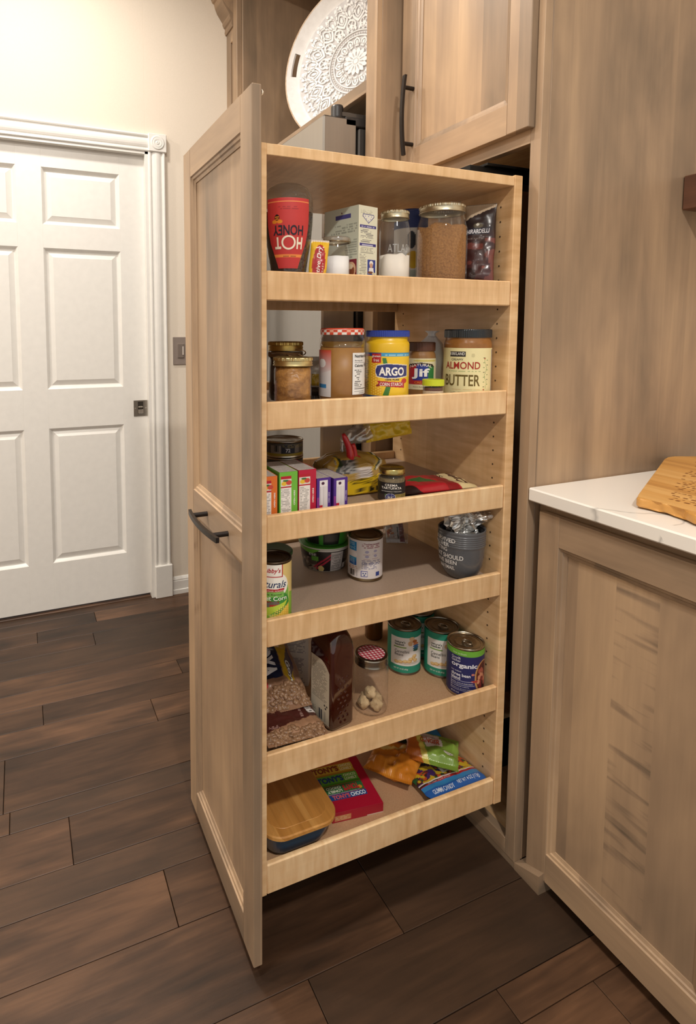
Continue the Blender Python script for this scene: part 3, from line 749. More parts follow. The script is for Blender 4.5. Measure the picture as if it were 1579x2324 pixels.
def pouch(th, name, w, h, t, rgb, T, mat, nu=44, nv=54, seed=1, wr=.003, wsc=.018, parent=None, seal=.012, square=2.6, dens=.0016):
    """sealed bag in its own plane: u across, v along, bulging t thick; crimped ends; T maps (u, v, w) to the thing's frame; rgb is a Pr or a colour"""
    nu = max(24, int(w / dens)); nv = max(24, int(h / dens))
    u = np.linspace(-1, 1, nu); v = np.linspace(-1, 1, nv); U, Vv = np.meshgrid(u, v)
    q = 1 - np.clip(np.abs(U), 0, 1) ** square; e = np.clip((1 - np.abs(Vv)) * h / 2 - seal, 0, None) / (h / 2); e = np.clip(e * 3.2, 0, 1); e = e * e * (3 - 2 * e)
    bul = (q * e) ** .6
    n1 = (vnoise(U * w / 2 / wsc, Vv * h / 2 / wsc, seed) - .5) + .5 * (vnoise(U * w / 2 / wsc * 2.3, Vv * h / 2 / wsc * 2.3, seed + 7) - .5)
    rdg = np.abs(vnoise(U * w / 2 / wsc * 1.2 + 3, Vv * h / 2 / wsc * .8, seed + 13) - .5)
    nb = n1 * wr * 2 - rdg * wr * 1.6
    edge = 1 + .03 * (vnoise(Vv * 4, 0 * U, seed + 5) - .5) * 2
    crimp = .0006 * np.sin(U * w / 2 / .0022 * 2 * pi / 2) * (1 - e)
    out = []
    for sgn in (1, -1):
        wv = sgn * bul * t / 2 + nb * (.25 + .75 * bul) * (1 if sgn > 0 else .6) + crimp + sgn * .0004
        P = np.stack([U * w / 2 * edge, Vv * h / 2, wv], -1).reshape(-1, 3)
        out.append(P)
    objs = []
    for k, P in enumerate(out):
        V, Fc = grid(T(P).reshape(nv, nu, 3), nu, nv)
        o = th.add(name if k == 0 else 'back_' + name, (V, Fc), mat, parent if k == 0 else (parent or None), smooth=True)
        if isinstance(rgb, Pr):
            at = o.data.color_attributes.new('print_colour', 'FLOAT_COLOR', 'POINT')
            ui = np.clip(((U.ravel() + 1) / 2 * (rgb.nu - 1)).round().astype(int), 0, rgb.nu - 1); vi = np.clip(((Vv.ravel() + 1) / 2 * (rgb.nv - 1)).round().astype(int), 0, rgb.nv - 1)
            c = np.ones((len(V), 4), np.float32); c[:, :3] = np.clip(rgb.c[vi, ui], 0, 1); at.data.foreach_set('color', c.ravel())
        objs.append(o)
    F0 = out[0].reshape(nv, nu, 3)
    def mp(uu, vv, e=.0006):
        """print onto the front of the bag: (u, v) in metres from its centre"""
        fi = np.clip((uu / (w / 2) + 1) / 2 * (nu - 1), 0, nu - 1.001); fj = np.clip((vv / (h / 2) + 1) / 2 * (nv - 1), 0, nv - 1.001)
        i = fi.astype(int); j = fj.astype(int); a = (fi - i)[:, None]; b = (fj - j)[:, None]
        P = (F0[j, i] * (1 - a) + F0[j, i + 1] * a) * (1 - b) + (F0[j + 1, i] * (1 - a) + F0[j + 1, i + 1] * a) * b
        P = P.copy(); P[:, 2] += e
        return T(P)
    return objs[0], mp
def frame(o, du, dv):
    """map (u, v, w) to o + u du + v dv + w n"""
    o = np.array(o, float); du = np.array(du, float); du /= np.linalg.norm(du); dv = np.array(dv, float); dv -= du * np.dot(du, dv); dv /= np.linalg.norm(dv); n = np.cross(du, dv)
    return lambda P: o + P[:, :1] * du + P[:, 1:2] * dv + P[:, 2:3] * n
def zrot(a, x, y, z=0.0): c, s = math.cos(a), math.sin(a); return np.array((c * x - s * y, s * x + c * y, z))
Z = np.array((0, 0, 1.0))
# a thing whose local +x looks at the room, so local +y is to its right
def item(name, label, cat, x, y, tray, yaw=0.0, group=None): return Th(name, label, cat, (x, y, FLR[tray] + .0003), facing(x, y, yaw), group)

# ------------------------------------------------------------------ top tray
t = item('honey_bottle', 'upside-down dark honey squeeze bottle with red label', 'bottle', .030, -.5418, 0)
hp = [(.0, .034), (.006, .0345), (.02, .0345), (.028, .035), (.045, .037), (.07, .0405), (.10, .0445), (.13, .047), (.155, .0478), (.175, .0475), (.19, .045), (.203, .038), (.211, .026), (.2145, .012), (.2150, 1e-4)]
hr = lambda z: np.interp(z, [a for a, b in hp], [b for a, b in hp])
amber = flat('2e150c', .12, spec=.6, coat=.4, name='dark_honey')
t.add('honey', lathe([(hr(z) * .985, z) for z in np.linspace(.012, .152, 18)] + [(1e-4, .152)], 40), amber, smooth=True)
t.add('cap', lathe([(1e-4, 0), (.031, 0), (.0325, .002), (.0325, .012), (.030, .014)], 36), flat('1c1110', .3), smooth=True)
hexm = glass('honeycomb_plastic', (.80, .77, .72), .02, .06, .05)
nn = hexm.node_tree; gl_ = [n for n in nn.nodes if n.type == 'BSDF_GLOSSY'][0]; tc_ = [n for n in nn.nodes if n.type == 'TEX_COORD'][0]; bp2 = [n for n in nn.nodes if n.type == 'BUMP'][0]
vo_ = nd(nn, 'ShaderNodeTexVoronoi', i_Vector=tc_.outputs['Object'], i_Scale=105.0, feature='DISTANCE_TO_EDGE'); nn.links.new(vo_.outputs['Distance'], bp2.inputs['Height']); bp2.inputs['Strength'].default_value = .9
t.add('bottle', lathe([(b, a) for a, b in hp], 56), hexm, smooth=True)
hw = lambda z: np.interp(z, [.03, .075, .12, .176], [.027, .038, .044, .040])
hpz = Pr(-.05, .05, .034, .176, 'c23a38', .001)
hpz.rect(-.1, .167, .1, .169, 'e98a4e'); hpz.rect(-.1, .056, .1, .0625, 'e88a44'); hpz.rect(-.1, .050, .1, .0515, 'c23a38')
hpz.lines(-.022, .152, .022, .159, .004, '7d2326', .6, 3, .05); hpz.lines(-.03, .0575, .03, .0605, .003, '6d2a1c', .7, 5, .02)
for k, (cu, cv, ru, rv, c) in enumerate(((-.030, .128, .006, .004, 'e08a2a'), (-.018, .128, .006, .004, 'e08a2a'), (-.024, .1365, .0055, .0065, '2a1512'), (-.024, .1335, .004, .0012, 'e08a2a'), (-.024, .1375, .0045, .0012, 'e08a2a'))): hpz.ell(cu, cv, ru, rv, c)
hmap = lambda u, v: (lambda uu, rr: np.stack([(rr + .0006) * np.cos(uu / .0465), (rr + .0006) * np.sin(uu / .0465), v], 1))(u / .05 * np.interp(v, [.034, .06, .085, .12, .176], [.024, .032, .040, .0440, .0435]), hr(v))
lb = hpz.obj(t, 'label', hmap)
hl = lambda u, v: np.stack([(hr(v) + .0012) * np.cos(u / .0465), (hr(v) + .0012) * np.sin(u / .0465), v], 1)
text(t, lb, [('H', .0175, .073, .0300, .097, {'bold': .035})], hl, 'f1e3cc'); text(t, lb, [('T', -.028, .073, -.0145, .097, {'bold': .035, 'rot': 180})], hl, 'f1e3cc')
# letter O of HOT as a ring
a = np.linspace(0, 2 * pi, 40, endpoint=False)
P = np.concatenate([np.stack([.001 + .0145 * np.cos(a), .086 + .0145 * np.sin(a)], 1), np.stack([.001 + .0108 * np.cos(a), .086 + .0108 * np.sin(a)], 1)])
t.add('lettering', (hl(P[:, 0], P[:, 1]), [[i, (i + 1) % 40, 40 + (i + 1) % 40, 40 + i] for i in range(40)]), ink('f1e3cc'), lb)
text(t, lb, [('HONEY', -.030, .1005, .0300, .121, {'bold': .02, 'rot': 180})], hl, '2b2630')

t = item('yeast_packet', 'yellow and red dry yeast packet leaning on the honey bottle', 'packet', .0615, -.492, 0, .05)
T = frame((0, 0, .055), (0, .995, -.08), (-.10, .09, 1))
pz = Pr(-.017, .017, -.053, .053, 'e5b52c', .001)
pz.ell(.001, -.004, .0125, .046, 'b3241f'); pz.ell(.001, -.004, .0110, .043, 'a81c20'); pz.rect(-.02, .050, .02, .06, 'd9c9b8')
o, mp = pouch(t, 'packet', .034, .106, .012, pz, T, foilp(), seed=4, wr=.0008, seal=.004)
text(t, o, [('Active Dry', -.004, -.047, .0065, .038, {'rot': 90, 'shear': .25, 'bold': .01})], mp, 'f7efe4')
text(t, o, [('YEAST', .0075, -.03, .0105, -.002, {'rot': 90, 'spacing': 1.3})], mp, 'f3e3d0')

t = item('latch_jar', 'small glass jar of white sugar with a gold-rimmed lid', 'jar', .0245, -.4325, 0)
jar_glass(t, .0285, .108, .86, .84); fill(t, .0262, .074, flat('f4f2f0', .8), mound=.003, rough=.0015, seed=3)
lo = t.add('lid', lathe([(.0282, .108), (.0295, .110), (.0295, .1165), (.028, .1195), (.018, .1215), (1e-4, .1225)], 40), glass('amber_lid_glass', (.86, .72, .52), .16, .05, .18), smooth=True)
t.add('seal_ring', lathe([(.0275, .1065), (.0298, .1075), (.0298, .1095), (.0275, .1105)], 40), metal('9a8a70', .25), lo, smooth=True)

t = Th('baking_carton', 'cream carton with purple bands standing beside the flour jar', 'carton', (.0195, -.3705, FLR[0] + .0003), 0)
ang = math.radians(14)
ex = zrot(ang, 0, 1); ey = zrot(ang, -1, 0)       # right-hand face runs along ex, left-hand face runs back along ey
o0 = np.array((.025, -.022, 0))
W1, W2, H1 = .0545, .100, .186
V = np.array([o0, o0 + ex * W1, o0 + ex * W1 + ey * W2, o0 + ey * W2] + [p + Z * H1 for p in (o0, o0 + ex * W1, o0 + ex * W1 + ey * W2, o0 + ey * W2)])
bx = t.add('box', orient(V, [[0, 1, 2, 3], [4, 5, 6, 7], [0, 1, 5, 4], [1, 2, 6, 5], [2, 3, 7, 6], [3, 0, 4, 7]]), flat('d9d6c0', .6))
pr = Pr(0, W1, 0, H1, 'dfdcc4', .0008)
pr.rect(.004, .137, .051, .143, '3b3479'); pr.rect(.004, .096, .051, .102, '3b3479')
pr.lines(.008, .138, .047, .142, .0045, 'c9c6dc', .8, 11, .02); pr.lines(.008, .097, .047, .101, .0045, 'c9c6dc', .8, 12, .02); pr.lines(.006, .114, .049, .134, .0035, '55525c', .75, 2); pr.lines(.006, .105, .040, .112, .0035, '55525c', .75, 9); pr.lines(.006, .080, .050, .093, .0036, '6a6660', .6, 4)
pr.lines(.004, .014, .024, .078, .0036, '6a6660', .6, 6, .1); pr.lines(.006, .169, .048, .177, .0035, '8a8678', .5, 8, .3)
pr.poly([(.012, .168), (.044, .168), (.045, .162), (.0285, .147), (.011, .162)], '4a4684'); pr.poly([(.0135, .1665), (.0425, .1665), (.043, .1625), (.0285, .149), (.013, .1625)], 'e4e1d2')
for q in ((.019, .163), (.028, .163), (.037, .163), (.022, .157), (.034, .157), (.028, .153)): pr.ell(*q, .0011, .0011, '6a6aa8')
pr.rect(.0265, .032, .050, .066, '34408c'); pr.ell(.038, .058, .0055, .006, 'e9e3dc'); pr.ell(.038, .053, .0045, .0055, 'c99a80'); pr.poly([(.030, .034), (.046, .034), (.044, .048), (.032, .048)], 'ece8e6'); pr.ell(.036, .037, .008, .003, '7a4a34'); pr.ell(.0455, .0345, .005, .003, 'd8cfae')
mp = planemap(o0, ex, Z)
f1 = pr.obj(t, 'print_panel', mp, parent=bx)
text(t, f1, [('BAKING IDEAS', .008, .1385, .047, .1418)], planemap(o0, ex, Z, .0008), 'f0eee0') if False else None
pr = Pr(0, W2, 0, H1, 'cdd0bd', .0010)
pr.rect(.022, .161, .066, .170, '4b4886'); pr.ell(.048, .1745, .002, .002, '6a2f2a'); pr.lines(.004, .128, .090, .150, .0055, '7b7d72', .6, 3, .6); pr.lines(.004, .070, .06, .112, .0055, '7b7d72', .55, 5, .4)
pr.rect(.004, .022, .040, .066, '7a1f2c'); pr.ell(.020, .043, .014, .018, 'd9b08c'); pr.ell(.020, .040, .010, .012, '8a4a2c'); pr.ell(.022, .050, .008, .006, 'e8d4b4')
pr.obj(t, 'print_panel', planemap(o0, ey, Z, -.0004), parent=bx)

t = item('extract_bottle', 'tiny bottle with yellow-green cap behind the cream carton', 'bottle', -.095, -.383, 0)
t.add('glass', lathe([(1e-4, 0), (.014, 0), (.015, .003), (.015, .125), (.012, .136), (.0095, .14), (.0095, .150)], 24), flat('40220f', .15), smooth=True)
t.add('cap', lathe([(.0108, .148), (.0108, .170), (.010, .172), (1e-4, .172)], 60, knurl(30)), flat('b0a428', .4), smooth=False)
t.add('label', lathe([(.0153, .03), (.0153, .118)], 24), flat('d8d2c2', .6), smooth=True)

t = item('flour_jar', 'tall narrow mason jar half full of flour', 'jar', .020, -.2882, 0)
jar_glass(t, .0330, .166, .84, .86); fill(t, .0308, .077, flat('eee6da', .9), mound=.006, rough=.007, seed=8)
screw_lid(t, .0296, .166, .018, metal('c6bda2', .34))
mp = cylmap(.0330, 0, .0012)
em_ = glass('embossed_glass', (.9, .9, .9), .30, .05, .2)
for e_ in (text(t, None, [('MASON', -.014, .012, .031, .027, {'bold': .02})], mp, 'd9d5cc', 'embossing'), text(t, None, [('ATLAS', -.014, .085, .029, .104)], mp, 'd9d5cc', 'embossing')): e_.data.materials[0] = em_

t = item('salt_canister', 'blue and white canister behind the two mason jars', 'canister', -.085, -.170, 0)
pr = Pr(-.12, .12, .002, .208, 'd6d6d2', .002); pr.rect(-.2, .165, .2, .21, '23346f'); pr.ell(.002, .135, .010, .022, '2b3038'); pr.rect(-.2, .0, .2, .06, 'a9b8b0'); pr.ell(.006, .085, .018, .022, 'd8b227')
pr.obj(t, 'wrapper', cylmap(.0385, 0), printed())
t.add('tube', lathe([(1e-4, 0), (.038, 0), (.038, .209), (1e-4, .209)], 36), flat('c8c8c4', .6), smooth=False)
t.add('rim', lathe([(.0375, .206), (.0392, .207), (.0392, .212), (.037, .213), (.036, .210), (1e-4, .210)], 36), flat('23346f', .4), smooth=True)

t = item('brown_sugar_jar', 'wide mason jar filled with brown sugar', 'jar', .0275, -.1715, 0)
jar_glass(t, .0545, .184, .86, .84)
sug = noisy('brown_sugar', '8a5a2c', 'b98446', 220, .95, .9, .006, 8, 'c79657')
fill(t, .0515, .150, sug, mound=.008, rough=.009, seed=5)
screw_lid(t, .0485, .1845, .019, metal('c6bda4', .36))
text(t, None, [('Golden', -.040, .020, -.014, .030)], cylmap(.0545, 0, .0012), 'd6b98a', 'embossing') if False else None

t = item('cocoa_bag', 'dark brown crumpled cocoa pouch beside the brown sugar jar', 'bag', .0450, -.0850, 0, -.12)
T = frame((-.004, .002, .108), (0, 1, 0), (-.16, .10, 1))
pr = Pr(-.0365, .0365, -.108, .108, '2a2021', .0012)
pr.grad(-.11, .04, '4a2324', '33201f'); pr.blobs(-.03, -.09, .035, .02, .02, ['6d3a34'], 4, .62); pr.blobs(-.02, -.06, .03, -.01, .013, ['7a463e'], 9, .78); pr.ell(-.02, -.07, .016, .018, '2a1614')
pr.rect(-.030, .030, .023, .046, '20202f'); pr.ell(-.003, .052, .012, .006, '5a5140'); pr.ell(-.005, .054, .004, .003, 'd8d2c4'); pr.poly([(-.0365, .108), (.0365, .108), (.0365, .100), (-.0365, .066)], 'b9a58c')
o, mp = pouch(t, 'pouch', .066, .216, .024, pr, T, foilp(), seed=12, wr=.0022, wsc=.026, seal=.004)
text(t, o, [('GHIRARDELLI', -.034, .0325, .021, .043, {'bold': .015, 'shear': .1})], mp, 'e9e6ea')
text(t, o, [('FOR BAKING', -.024, .018, .010, .022)], mp, '8d7c74')

t = item('clear_bag', 'crumpled clear plastic bag behind the brown sugar jar', 'bag', -.048, -.088, 0)
pouch(t, 'film', .05, .236, .022, None, frame((0, 0, .118), (0, 1, 0), (-.02, .06, 1)), film(), seed=31, wr=.007, wsc=.016, seal=.002)
t.add('contents', lathe([(1e-4, .002), (.016, .004), (.019, .03), (.017, .09), (.010, .14), (1e-4, .15)], 20, lambda a, z: 1 + .12 * np.cos(3 * a + z * 60)), flat('cfc4b4', .8), smooth=True)
# ------------------------------------------------------------------ second tray
peanut = noisy('peanut_butter', '9c6a2e', 'b07e3c', 40, .45, .25, .003)
t = item('peanut_butter_jar', 'short mason jar of peanut butter with gold lid', 'jar', .0405, -.5355, 1)
jar_glass(t, .0370, .103, .88, .92); fill(t, .0352, .099, noisy('swirled_peanut_butter', '744818', 'b98440', 38, .4, .9, .006, 3), rough=.003, seed=4)
screw_lid(t, .0388, .1005, .0205, metal('cdbd8a', .38, 'pale_gold_lid'))
t = item('twine_jar', 'dark preserve jar with gold lid and twine bow', 'jar', -.062, -.5045, 1)
jar_glass(t, .0375, .126, .88, .86); fill(t, .0352, .118, flat('2a1710', .2), rough=.001)
screw_lid(t, .0375, .1265, .023, metal('b59c5c', .38, 'old_gold_lid'))
tw = flat('8c6a44', .9)
for k in range(4): t.add('twine', tube([(.0362 * math.cos(a), .0362 * math.sin(a), .113 + .0032 * k + .001 * math.sin(3 * a + k)) for a in np.linspace(0, 2 * pi, 26, endpoint=False)], .0016, 6, True), tw, smooth=True)
bw = t.add('bow', tube([(.030 + .012 * math.sin(2 * a), .022 + .020 * math.sin(a), .1225 + .009 * math.cos(a)) for a in np.linspace(0, 2 * pi, 24, endpoint=False)], .0013, 6, True), tw, smooth=True)
t.add('twine_end', tube([(.034, .024, .120), (.037, .034, .116), (.036, .040, .106)], .0012, 6), tw, bw, smooth=True)
t = item('sauce_jar', 'small dark jar with pale label behind the gold-lidded jars', 'jar', -.015, -.5925, 1)
t.add('glass', lathe([(1e-4, 0), (.019, 0), (.020, .004), (.020, .082), (.0165, .094)], 30), flat('35221c', .15), smooth=True)
t.add('cap', lathe([(.0185, .090), (.0188, .104), (.0175, .1065), (1e-4, .1065)], 30), flat('2b2020', .35), smooth=True)
pr = Pr(-.055, .055, .012, .066, 'b9aeb4', .0012); pr.lines(-.05, .02, .05, .06, .004, '5c5560', .6, 2); pr.obj(t, 'label', cylmap(.020, 0))
t = item('yellow_pouch', 'small yellow and white pouch behind the red-checked jar', 'bag', -.060, -.4235, 1)
pr = Pr(-.03, .03, -.058, .058, 'cfc7b6', .002); pr.rect(-.03, -.02, .03, .012, 'c9a52a'); pr.rect(-.03, -.058, .03, -.024, '4a3f34'); pr.poly([(-.03, .02), (.03, .058), (.03, .046), (-.03, .008)], 'efe9dc')
pouch(t, 'pouch', .06, .116, .028, pr, frame((0, 0, .058), (0, 1, .0), (-.1, .06, 1)), foilp(), seed=15, wr=.003)

t = item('checked_lid_jar', 'tall peanut butter jar with red-checked lid and nutrition label', 'jar', .0305, -.4195, 1)
t.add('glass', lathe([(1e-4, .002), (.040, .001), (.0445, .003), (.0462, .009), (.0455, .014), (.0462, .020), (.0462, .148), (.0455, .152), (.0435, .157), (.0430, .160), (.0430, .166)], 48), G, smooth=True)
fill(t, .0443, .133, noisy('smooth_peanut_butter', '946224', 'a57530', 30, .45, .12, .002), rough=.0008, seed=2)
t.add('oil', lathe([(.0443, .1345), (.0443, .147), (1e-4, .147)], 40), glass('peanut_oil', (.80, .55, .12), .25, .05, .1, 'b98a1e'), smooth=True)
pr = Pr(-.139, .139, .1625, .1745, 'e8e0d6', .0012)
k = (np.floor(pr.u / .0085) + np.floor(pr.v / .006)).astype(int) % 2; pr.m(k == 0, 'cf4a30'); pr.m((np.floor(pr.u / .0085).astype(int) % 4 == 1) & (k == 1), 'e6a58c')
lo = t.add('lid', lathe([(.0425, .162), (.0440, .1635), (.0440, .1750), (.0425, .1772), (.040, .1772), (.038, .1762), (1e-4, .1762)], 48), flat('d9553c', .35), smooth=True)
pr.obj(t, 'checked_band', cylmap(.0441, 0), parent=lo)
pr = Pr(-.075, -.022, .022, .128, 'd6d2d2', .001); pr.grad(.07, .128, 'd6d2d2', 'c8452a', (pr.v > .07)); pr.poly([(-.08, .07), (-.022, .07), (-.022, .083), (-.08, .065)], 'd9d3d2'); pr.ell(-.047, .098, .012, .010, 'f1eeee'); pr.rect(-.06, .041, -.033, .050, '3f86bd')
pr.obj(t, 'front_label', cylmap(.0463, 0))
pr = Pr(.022, .073, .028, .122, 'e9e7e4', .0008)
for (z, w) in ((.099, .0012), (.087, .0006), (.0405, .0014)): pr.rect(.026, z, .072, z + w, '1d1d1d')
pr.lines(.026, .044, .05, .085, .0042, '3a3a3a', .8, 4, .5); pr.lines(.066, .044, .072, .085, .0055, '3a3a3a', .8, 5, .2); pr.lines(.026, .030, .07, .038, .004, '8a8a8a', .6, 5, .3)
lb = pr.obj(t, 'nutrition_label', cylmap(.0463, 0))
text(t, lb, [('Nutrition Facts', .0265, .1115, .0715, .1185, {'bold': .015}), ('Serving size', .0265, .1025, .048, .1065), ('Calories', .0265, .0905, .051, .0965, {'bold': .015}), ('190', .056, .0905, .068, .098, {'bold': .015})], cylmap(.0463, 0, .0010), '1d1d1d')

t = item('corn_starch_tub', 'yellow corn starch tub with blue lid', 'tub', .0305, -.3092, 1)
yel = flat('e9bd22', .35, coat=.2, name='yellow_tub_plastic')
t.add('tub', lathe([(1e-4, .001), (.042, 0), (.0445, .003), (.0452, .008), (.0452, .122), (.0458, .128), (.0458, .141), (.0440, .146), (.0415, .148), (.0415, .160)], 48), yel, smooth=True)
lo = t.add('lid', lathe([(.0430, .1575), (.0455, .158), (.0455, .1705), (.0440, .1725), (.041, .1728), (.040, .1715), (1e-4, .1715)], 150, lambda a, z: np.where(z < .171, 1 + .007 * np.cos(75 * a), 1)), flat('27409c', .35, name='blue_lid_plastic'), smooth=False)
r = .0452; mp = cylmap(r, 0); mp2 = cylmap(r, 0, .0010)
pr = Pr(-.142, .142, .010, .121, 'efc62a', .0009)
pr.rect(-.2, .112, .2, .121, '1f3f86'); pr.rect(-.012, .1125, .2, .1205, '3c9cc8'); pr.rect(-.2, .010, .2, .0205, '1f4f92')
# kernels of the cob down the left side
kk = np.abs(((pr.u + .036) / .0052) % 1 - .5) ** 2 + np.abs(((pr.v + .0026 * (np.floor((pr.u + .036) / .0052) % 2)) / .0062) % 1 - .5) ** 2
cob = (pr.u > -.036) & (pr.u < -.014 + .004 * np.sin(pr.v * 60)) & (pr.v > .021) & (pr.v < .104); pr.m(cob, 'e6a622'); pr.m(cob & (kk < .13), 'f6d355')
pr.poly([(-.010, .109), (-.002, .109), (.004, .085), (-.006, .085)], '3f7c34'); pr.poly([(-.008, .021), (.004, .021), (.010, .05), (.001, .05)], '3f7c34')
pr.lines(-.075, .03, -.040, .105, .0042, '4a4416', .7, 7, .25)
pr.rect(-.034, .097, -.012, .119, 'bb2a2c'); pr.rect(-.2, .1125, -.040, .117, 'a02a3a'); pr.lines(-.009, .1145, .06, .1185, .004, 'bfe2ee', .7, 3, .02)
lab = [(-.0235, .082), (-.020, .0905), (.000, .0945), (.020, .0935), (.048, .0905), (.048, .0665), (.020, .063), (.000, .0622), (-.020, .066), (-.0235, .074)]
pr.poly([(a + (.0016 if a > 0 else -.0016), b + (.0016 if b > .078 else -.0016)) for a, b in lab], 'e9e4d8'); pr.poly(lab, '2a2f72')
pr.poly([(-.020, .044), (.040, .0385), (.040, .052), (-.020, .0555), (-.0175, .050)], 'b3242c'); pr.poly([(-.022, .0415), (-.014, .043), (-.014, .048), (-.022, .046)], '8c1c24'); pr.ell(.040, .055, .008, .006, 'c4302e')
lb = pr.obj(t, 'label', mp, foilp())
text(t, lb, [('ARGO', -.0165, .0675, .0375, .0875, {'bold': .035}), ('gluten', -.033, .109, -.0135, .1155, {'bold': .01}), ('free', -.029, .100, -.0165, .1075), ('CORN STARCH', -.014, .0435, .034, .0515, {'bold': .012})], mp2, 'f6f2ea')
text(t, lb, [('100% PURE', -.003, .0565, .026, .0603, {'bold': .02})], mp2, '23285c')
text(t, lb, [('16 OZ.', -.010, .0115, .011, .0185, {'bold': .035, 'shear': .15})], mp2, 'd62a26')
text(t, lb, [('NET WT', -.021, .0125, -.0115, .0165), ('(1 LB) 454g', .0125, .0125, .03, .0165)], mp2, 'dfe8ee')

t = item('natural_peanut_butter_jar', 'brown-capped natural peanut butter jar behind the yellow-lidded spice jar', 'jar', -.030, -.1745, 1)
r = .0325; t.add('jar', lathe([(1e-4, 0), (.028, 0), (.0312, .004), (.0318, .012), (.0325, .02), (.0325, .105), (.0315, .114), (.029, .121), (.029, .126)], 40), noisy('natural_spread', '8a6138', '9c7042', 30, .3, .1, .002), smooth=True)
t.add('cap', lathe([(.0295, .123), (.0310, .1235), (.0310, .1445), (.0298, .1465), (1e-4, .1465)], 120, lambda a, z: 1 + .008 * np.cos(60 * a) * (z < .145)), flat('5a3524', .4), smooth=False)
mp, mp2 = cylmap(r, 0), cylmap(r, 0, .001)
pr = Pr(-.102, .102, .022, .104, 'e3d9b4', .001)
pr.poly([(-.034, .082), (-.028, .089), (0, .0935), (.028, .089), (.034, .082), (.034, .076), (0, .085), (-.034, .076)], '33241e')
arc = (pr.v < .080 + .009 * (1 - (pr.u / .033) ** 2)) & (np.abs(pr.u) < .034) & (pr.v > .036 + .004 * (1 - (pr.u / .034) ** 2))
pr.m(arc, '2b3a8e'); pr.m(arc & (pr.u < -.018 + (pr.v - .05) * .25), 'b3262e'); pr.m(arc & (pr.u > .017), '2f7a3c'); pr.poly([(-.030, .036), (.034, .036), (.034, .045), (-.026, .047)], 'b3262e'); pr.ell(.012, .098, .03, .003, 'cfc06a')
lb = pr.obj(t, 'label', mp)
text(t, lb, [('NATURAL', -.026, .0785, .026, .0855, {'bold': .012, 'arc': .75})], mp2, 'efe6d4')
text(t, lb, [('Jif', -.021, .050, .020, .078, {'bold': .03})], mp2, 'f4f2ee')
text(t, lb, [('CREAMY', -.014, .038, .020, .0435, {'bold': .02})], mp2, 'e88a3a')
text(t, lb, [('Peanut Butter Spread', -.017, .027, .022, .031)], mp2, '8a8468')

t = item('spice_jar', 'tiny brown spice jar with bright yellow-green lid', 'jar', .0590, -.2100, 1)
t.add('glass', lathe([(1e-4, 0), (.019, 0), (.0215, .003), (.0215, .046), (.019, .052)], 32), G, smooth=True)
fill(t, .0203, .044, flat('5a2f18', .8), rough=.001)
t.add('cap', lathe([(.0205, .049), (.0230, .0495), (.0230, .066), (.0218, .068), (1e-4, .068)], 100, lambda a, z: 1 + .006 * np.cos(50 * a) * (z < .067)), flat('c8d42a', .4, name='lime_cap_plastic'), smooth=False)
pr = Pr(-.030, .030, .008, .034, 'd9c7ad', .001); pr.lines(-.02, .018, .024, .030, .004, '5c3a22', .6, 2); pr.obj(t, 'label', cylmap(.0215, 0))
text(t, None, [('CLOVES', -.010, .0545, .013, .0605)], cylmap(.0232, 0, .001), '7d8a3c') if False else None

t = item('white_plastic_bag', 'knotted white plastic bag standing behind the almond butter', 'bag', -.075, -.1255, 1)
P_ = []; nU, nV = 56, 48
th_ = np.linspace(0, 2 * pi, nU, endpoint=False)
zz = np.linspace(0, 1, nV)
for q in zz:
    rad = np.interp(q, [0, .03, .15, .6, .80, .90, .95, 1.0], [.001, .030, .034, .033, .026, .012, .007, .016])
    fold = 1 + (.05 + .25 * max(0, q - .7)) * np.sin(7 * th_ + 3 * q) * .6 + .10 * (vnoise(np.cos(th_) * 3 + 5, np.sin(th_) * 3 + q * 6, 4) - .5)
    P_.append(np.stack([rad * .8 * fold * np.cos(th_), rad * 1.05 * fold * np.sin(th_) + .012 * q, np.full(nU, q * .172)], 1))
V = np.vstack(P_); Fc = [[k * nU + i, k * nU + (i + 1) % nU, (k + 1) * nU + (i + 1) % nU, (k + 1) * nU + i] for k in range(nV - 1) for i in range(nU)]
t.add('bag', (V, Fc), flat('f4f4f4', .4, coat=.2, name='white_plastic_film'), smooth=True)
t.add('tie', tube([(.010 * math.cos(a), .012 + .010 * math.sin(a), .156) for a in np.linspace(0, 2 * pi, 16, endpoint=False)], .0012, 6, True), flat('c9c8c8', .4), smooth=True)

t = item('almond_butter_jar', 'large almond butter jar with black ribbed lid and cream label', 'jar', .0310, -.0935, 1)
r = .0515; t.add('jar', lathe([(1e-4, 0), (.046, 0), (.0495, .004), (.0515, .012), (.0515, .138), (.0505, .144), (.0485, .149), (.0485, .157)], 48), noisy('almond_butter', '8a5a2c', 'a06c38', 28, .25, .15, .003, 4), smooth=True)
t.add('cap', lathe([(.0490, .1545), (.0512, .155), (.0512, .1725), (.0498, .1755), (1e-4, .1755)], 150, lambda a, z: 1 + .007 * np.cos(80 * a) * (z < .174)), flat('20262b', .35, name='black_lid_plastic'), smooth=False)
mp, mp2 = cylmap(r, 0), cylmap(r, 0, .001)
pr = Pr(-.14, .10, .006, .129, 'ede2ae', .001)
pr.rect(-.040, .108, -.004, .121, '2a2426'); pr.rect(.068, .01, .073, .125, '8a86a0'); pr.lines(.068, .01, .076, .125, .004, '6c6880', .7, 4, .05)
pr.lines(-.048, .071, .03, .0735, .0025, '7f9c5a', .7, 3, .02); pr.lines(-.046, .0255, .03, .028, .0025, 'c98a4a', .7, 5, .02); pr.lines(-.034, .014, .008, .020, .003, '6a6450', .7, 6, .02)
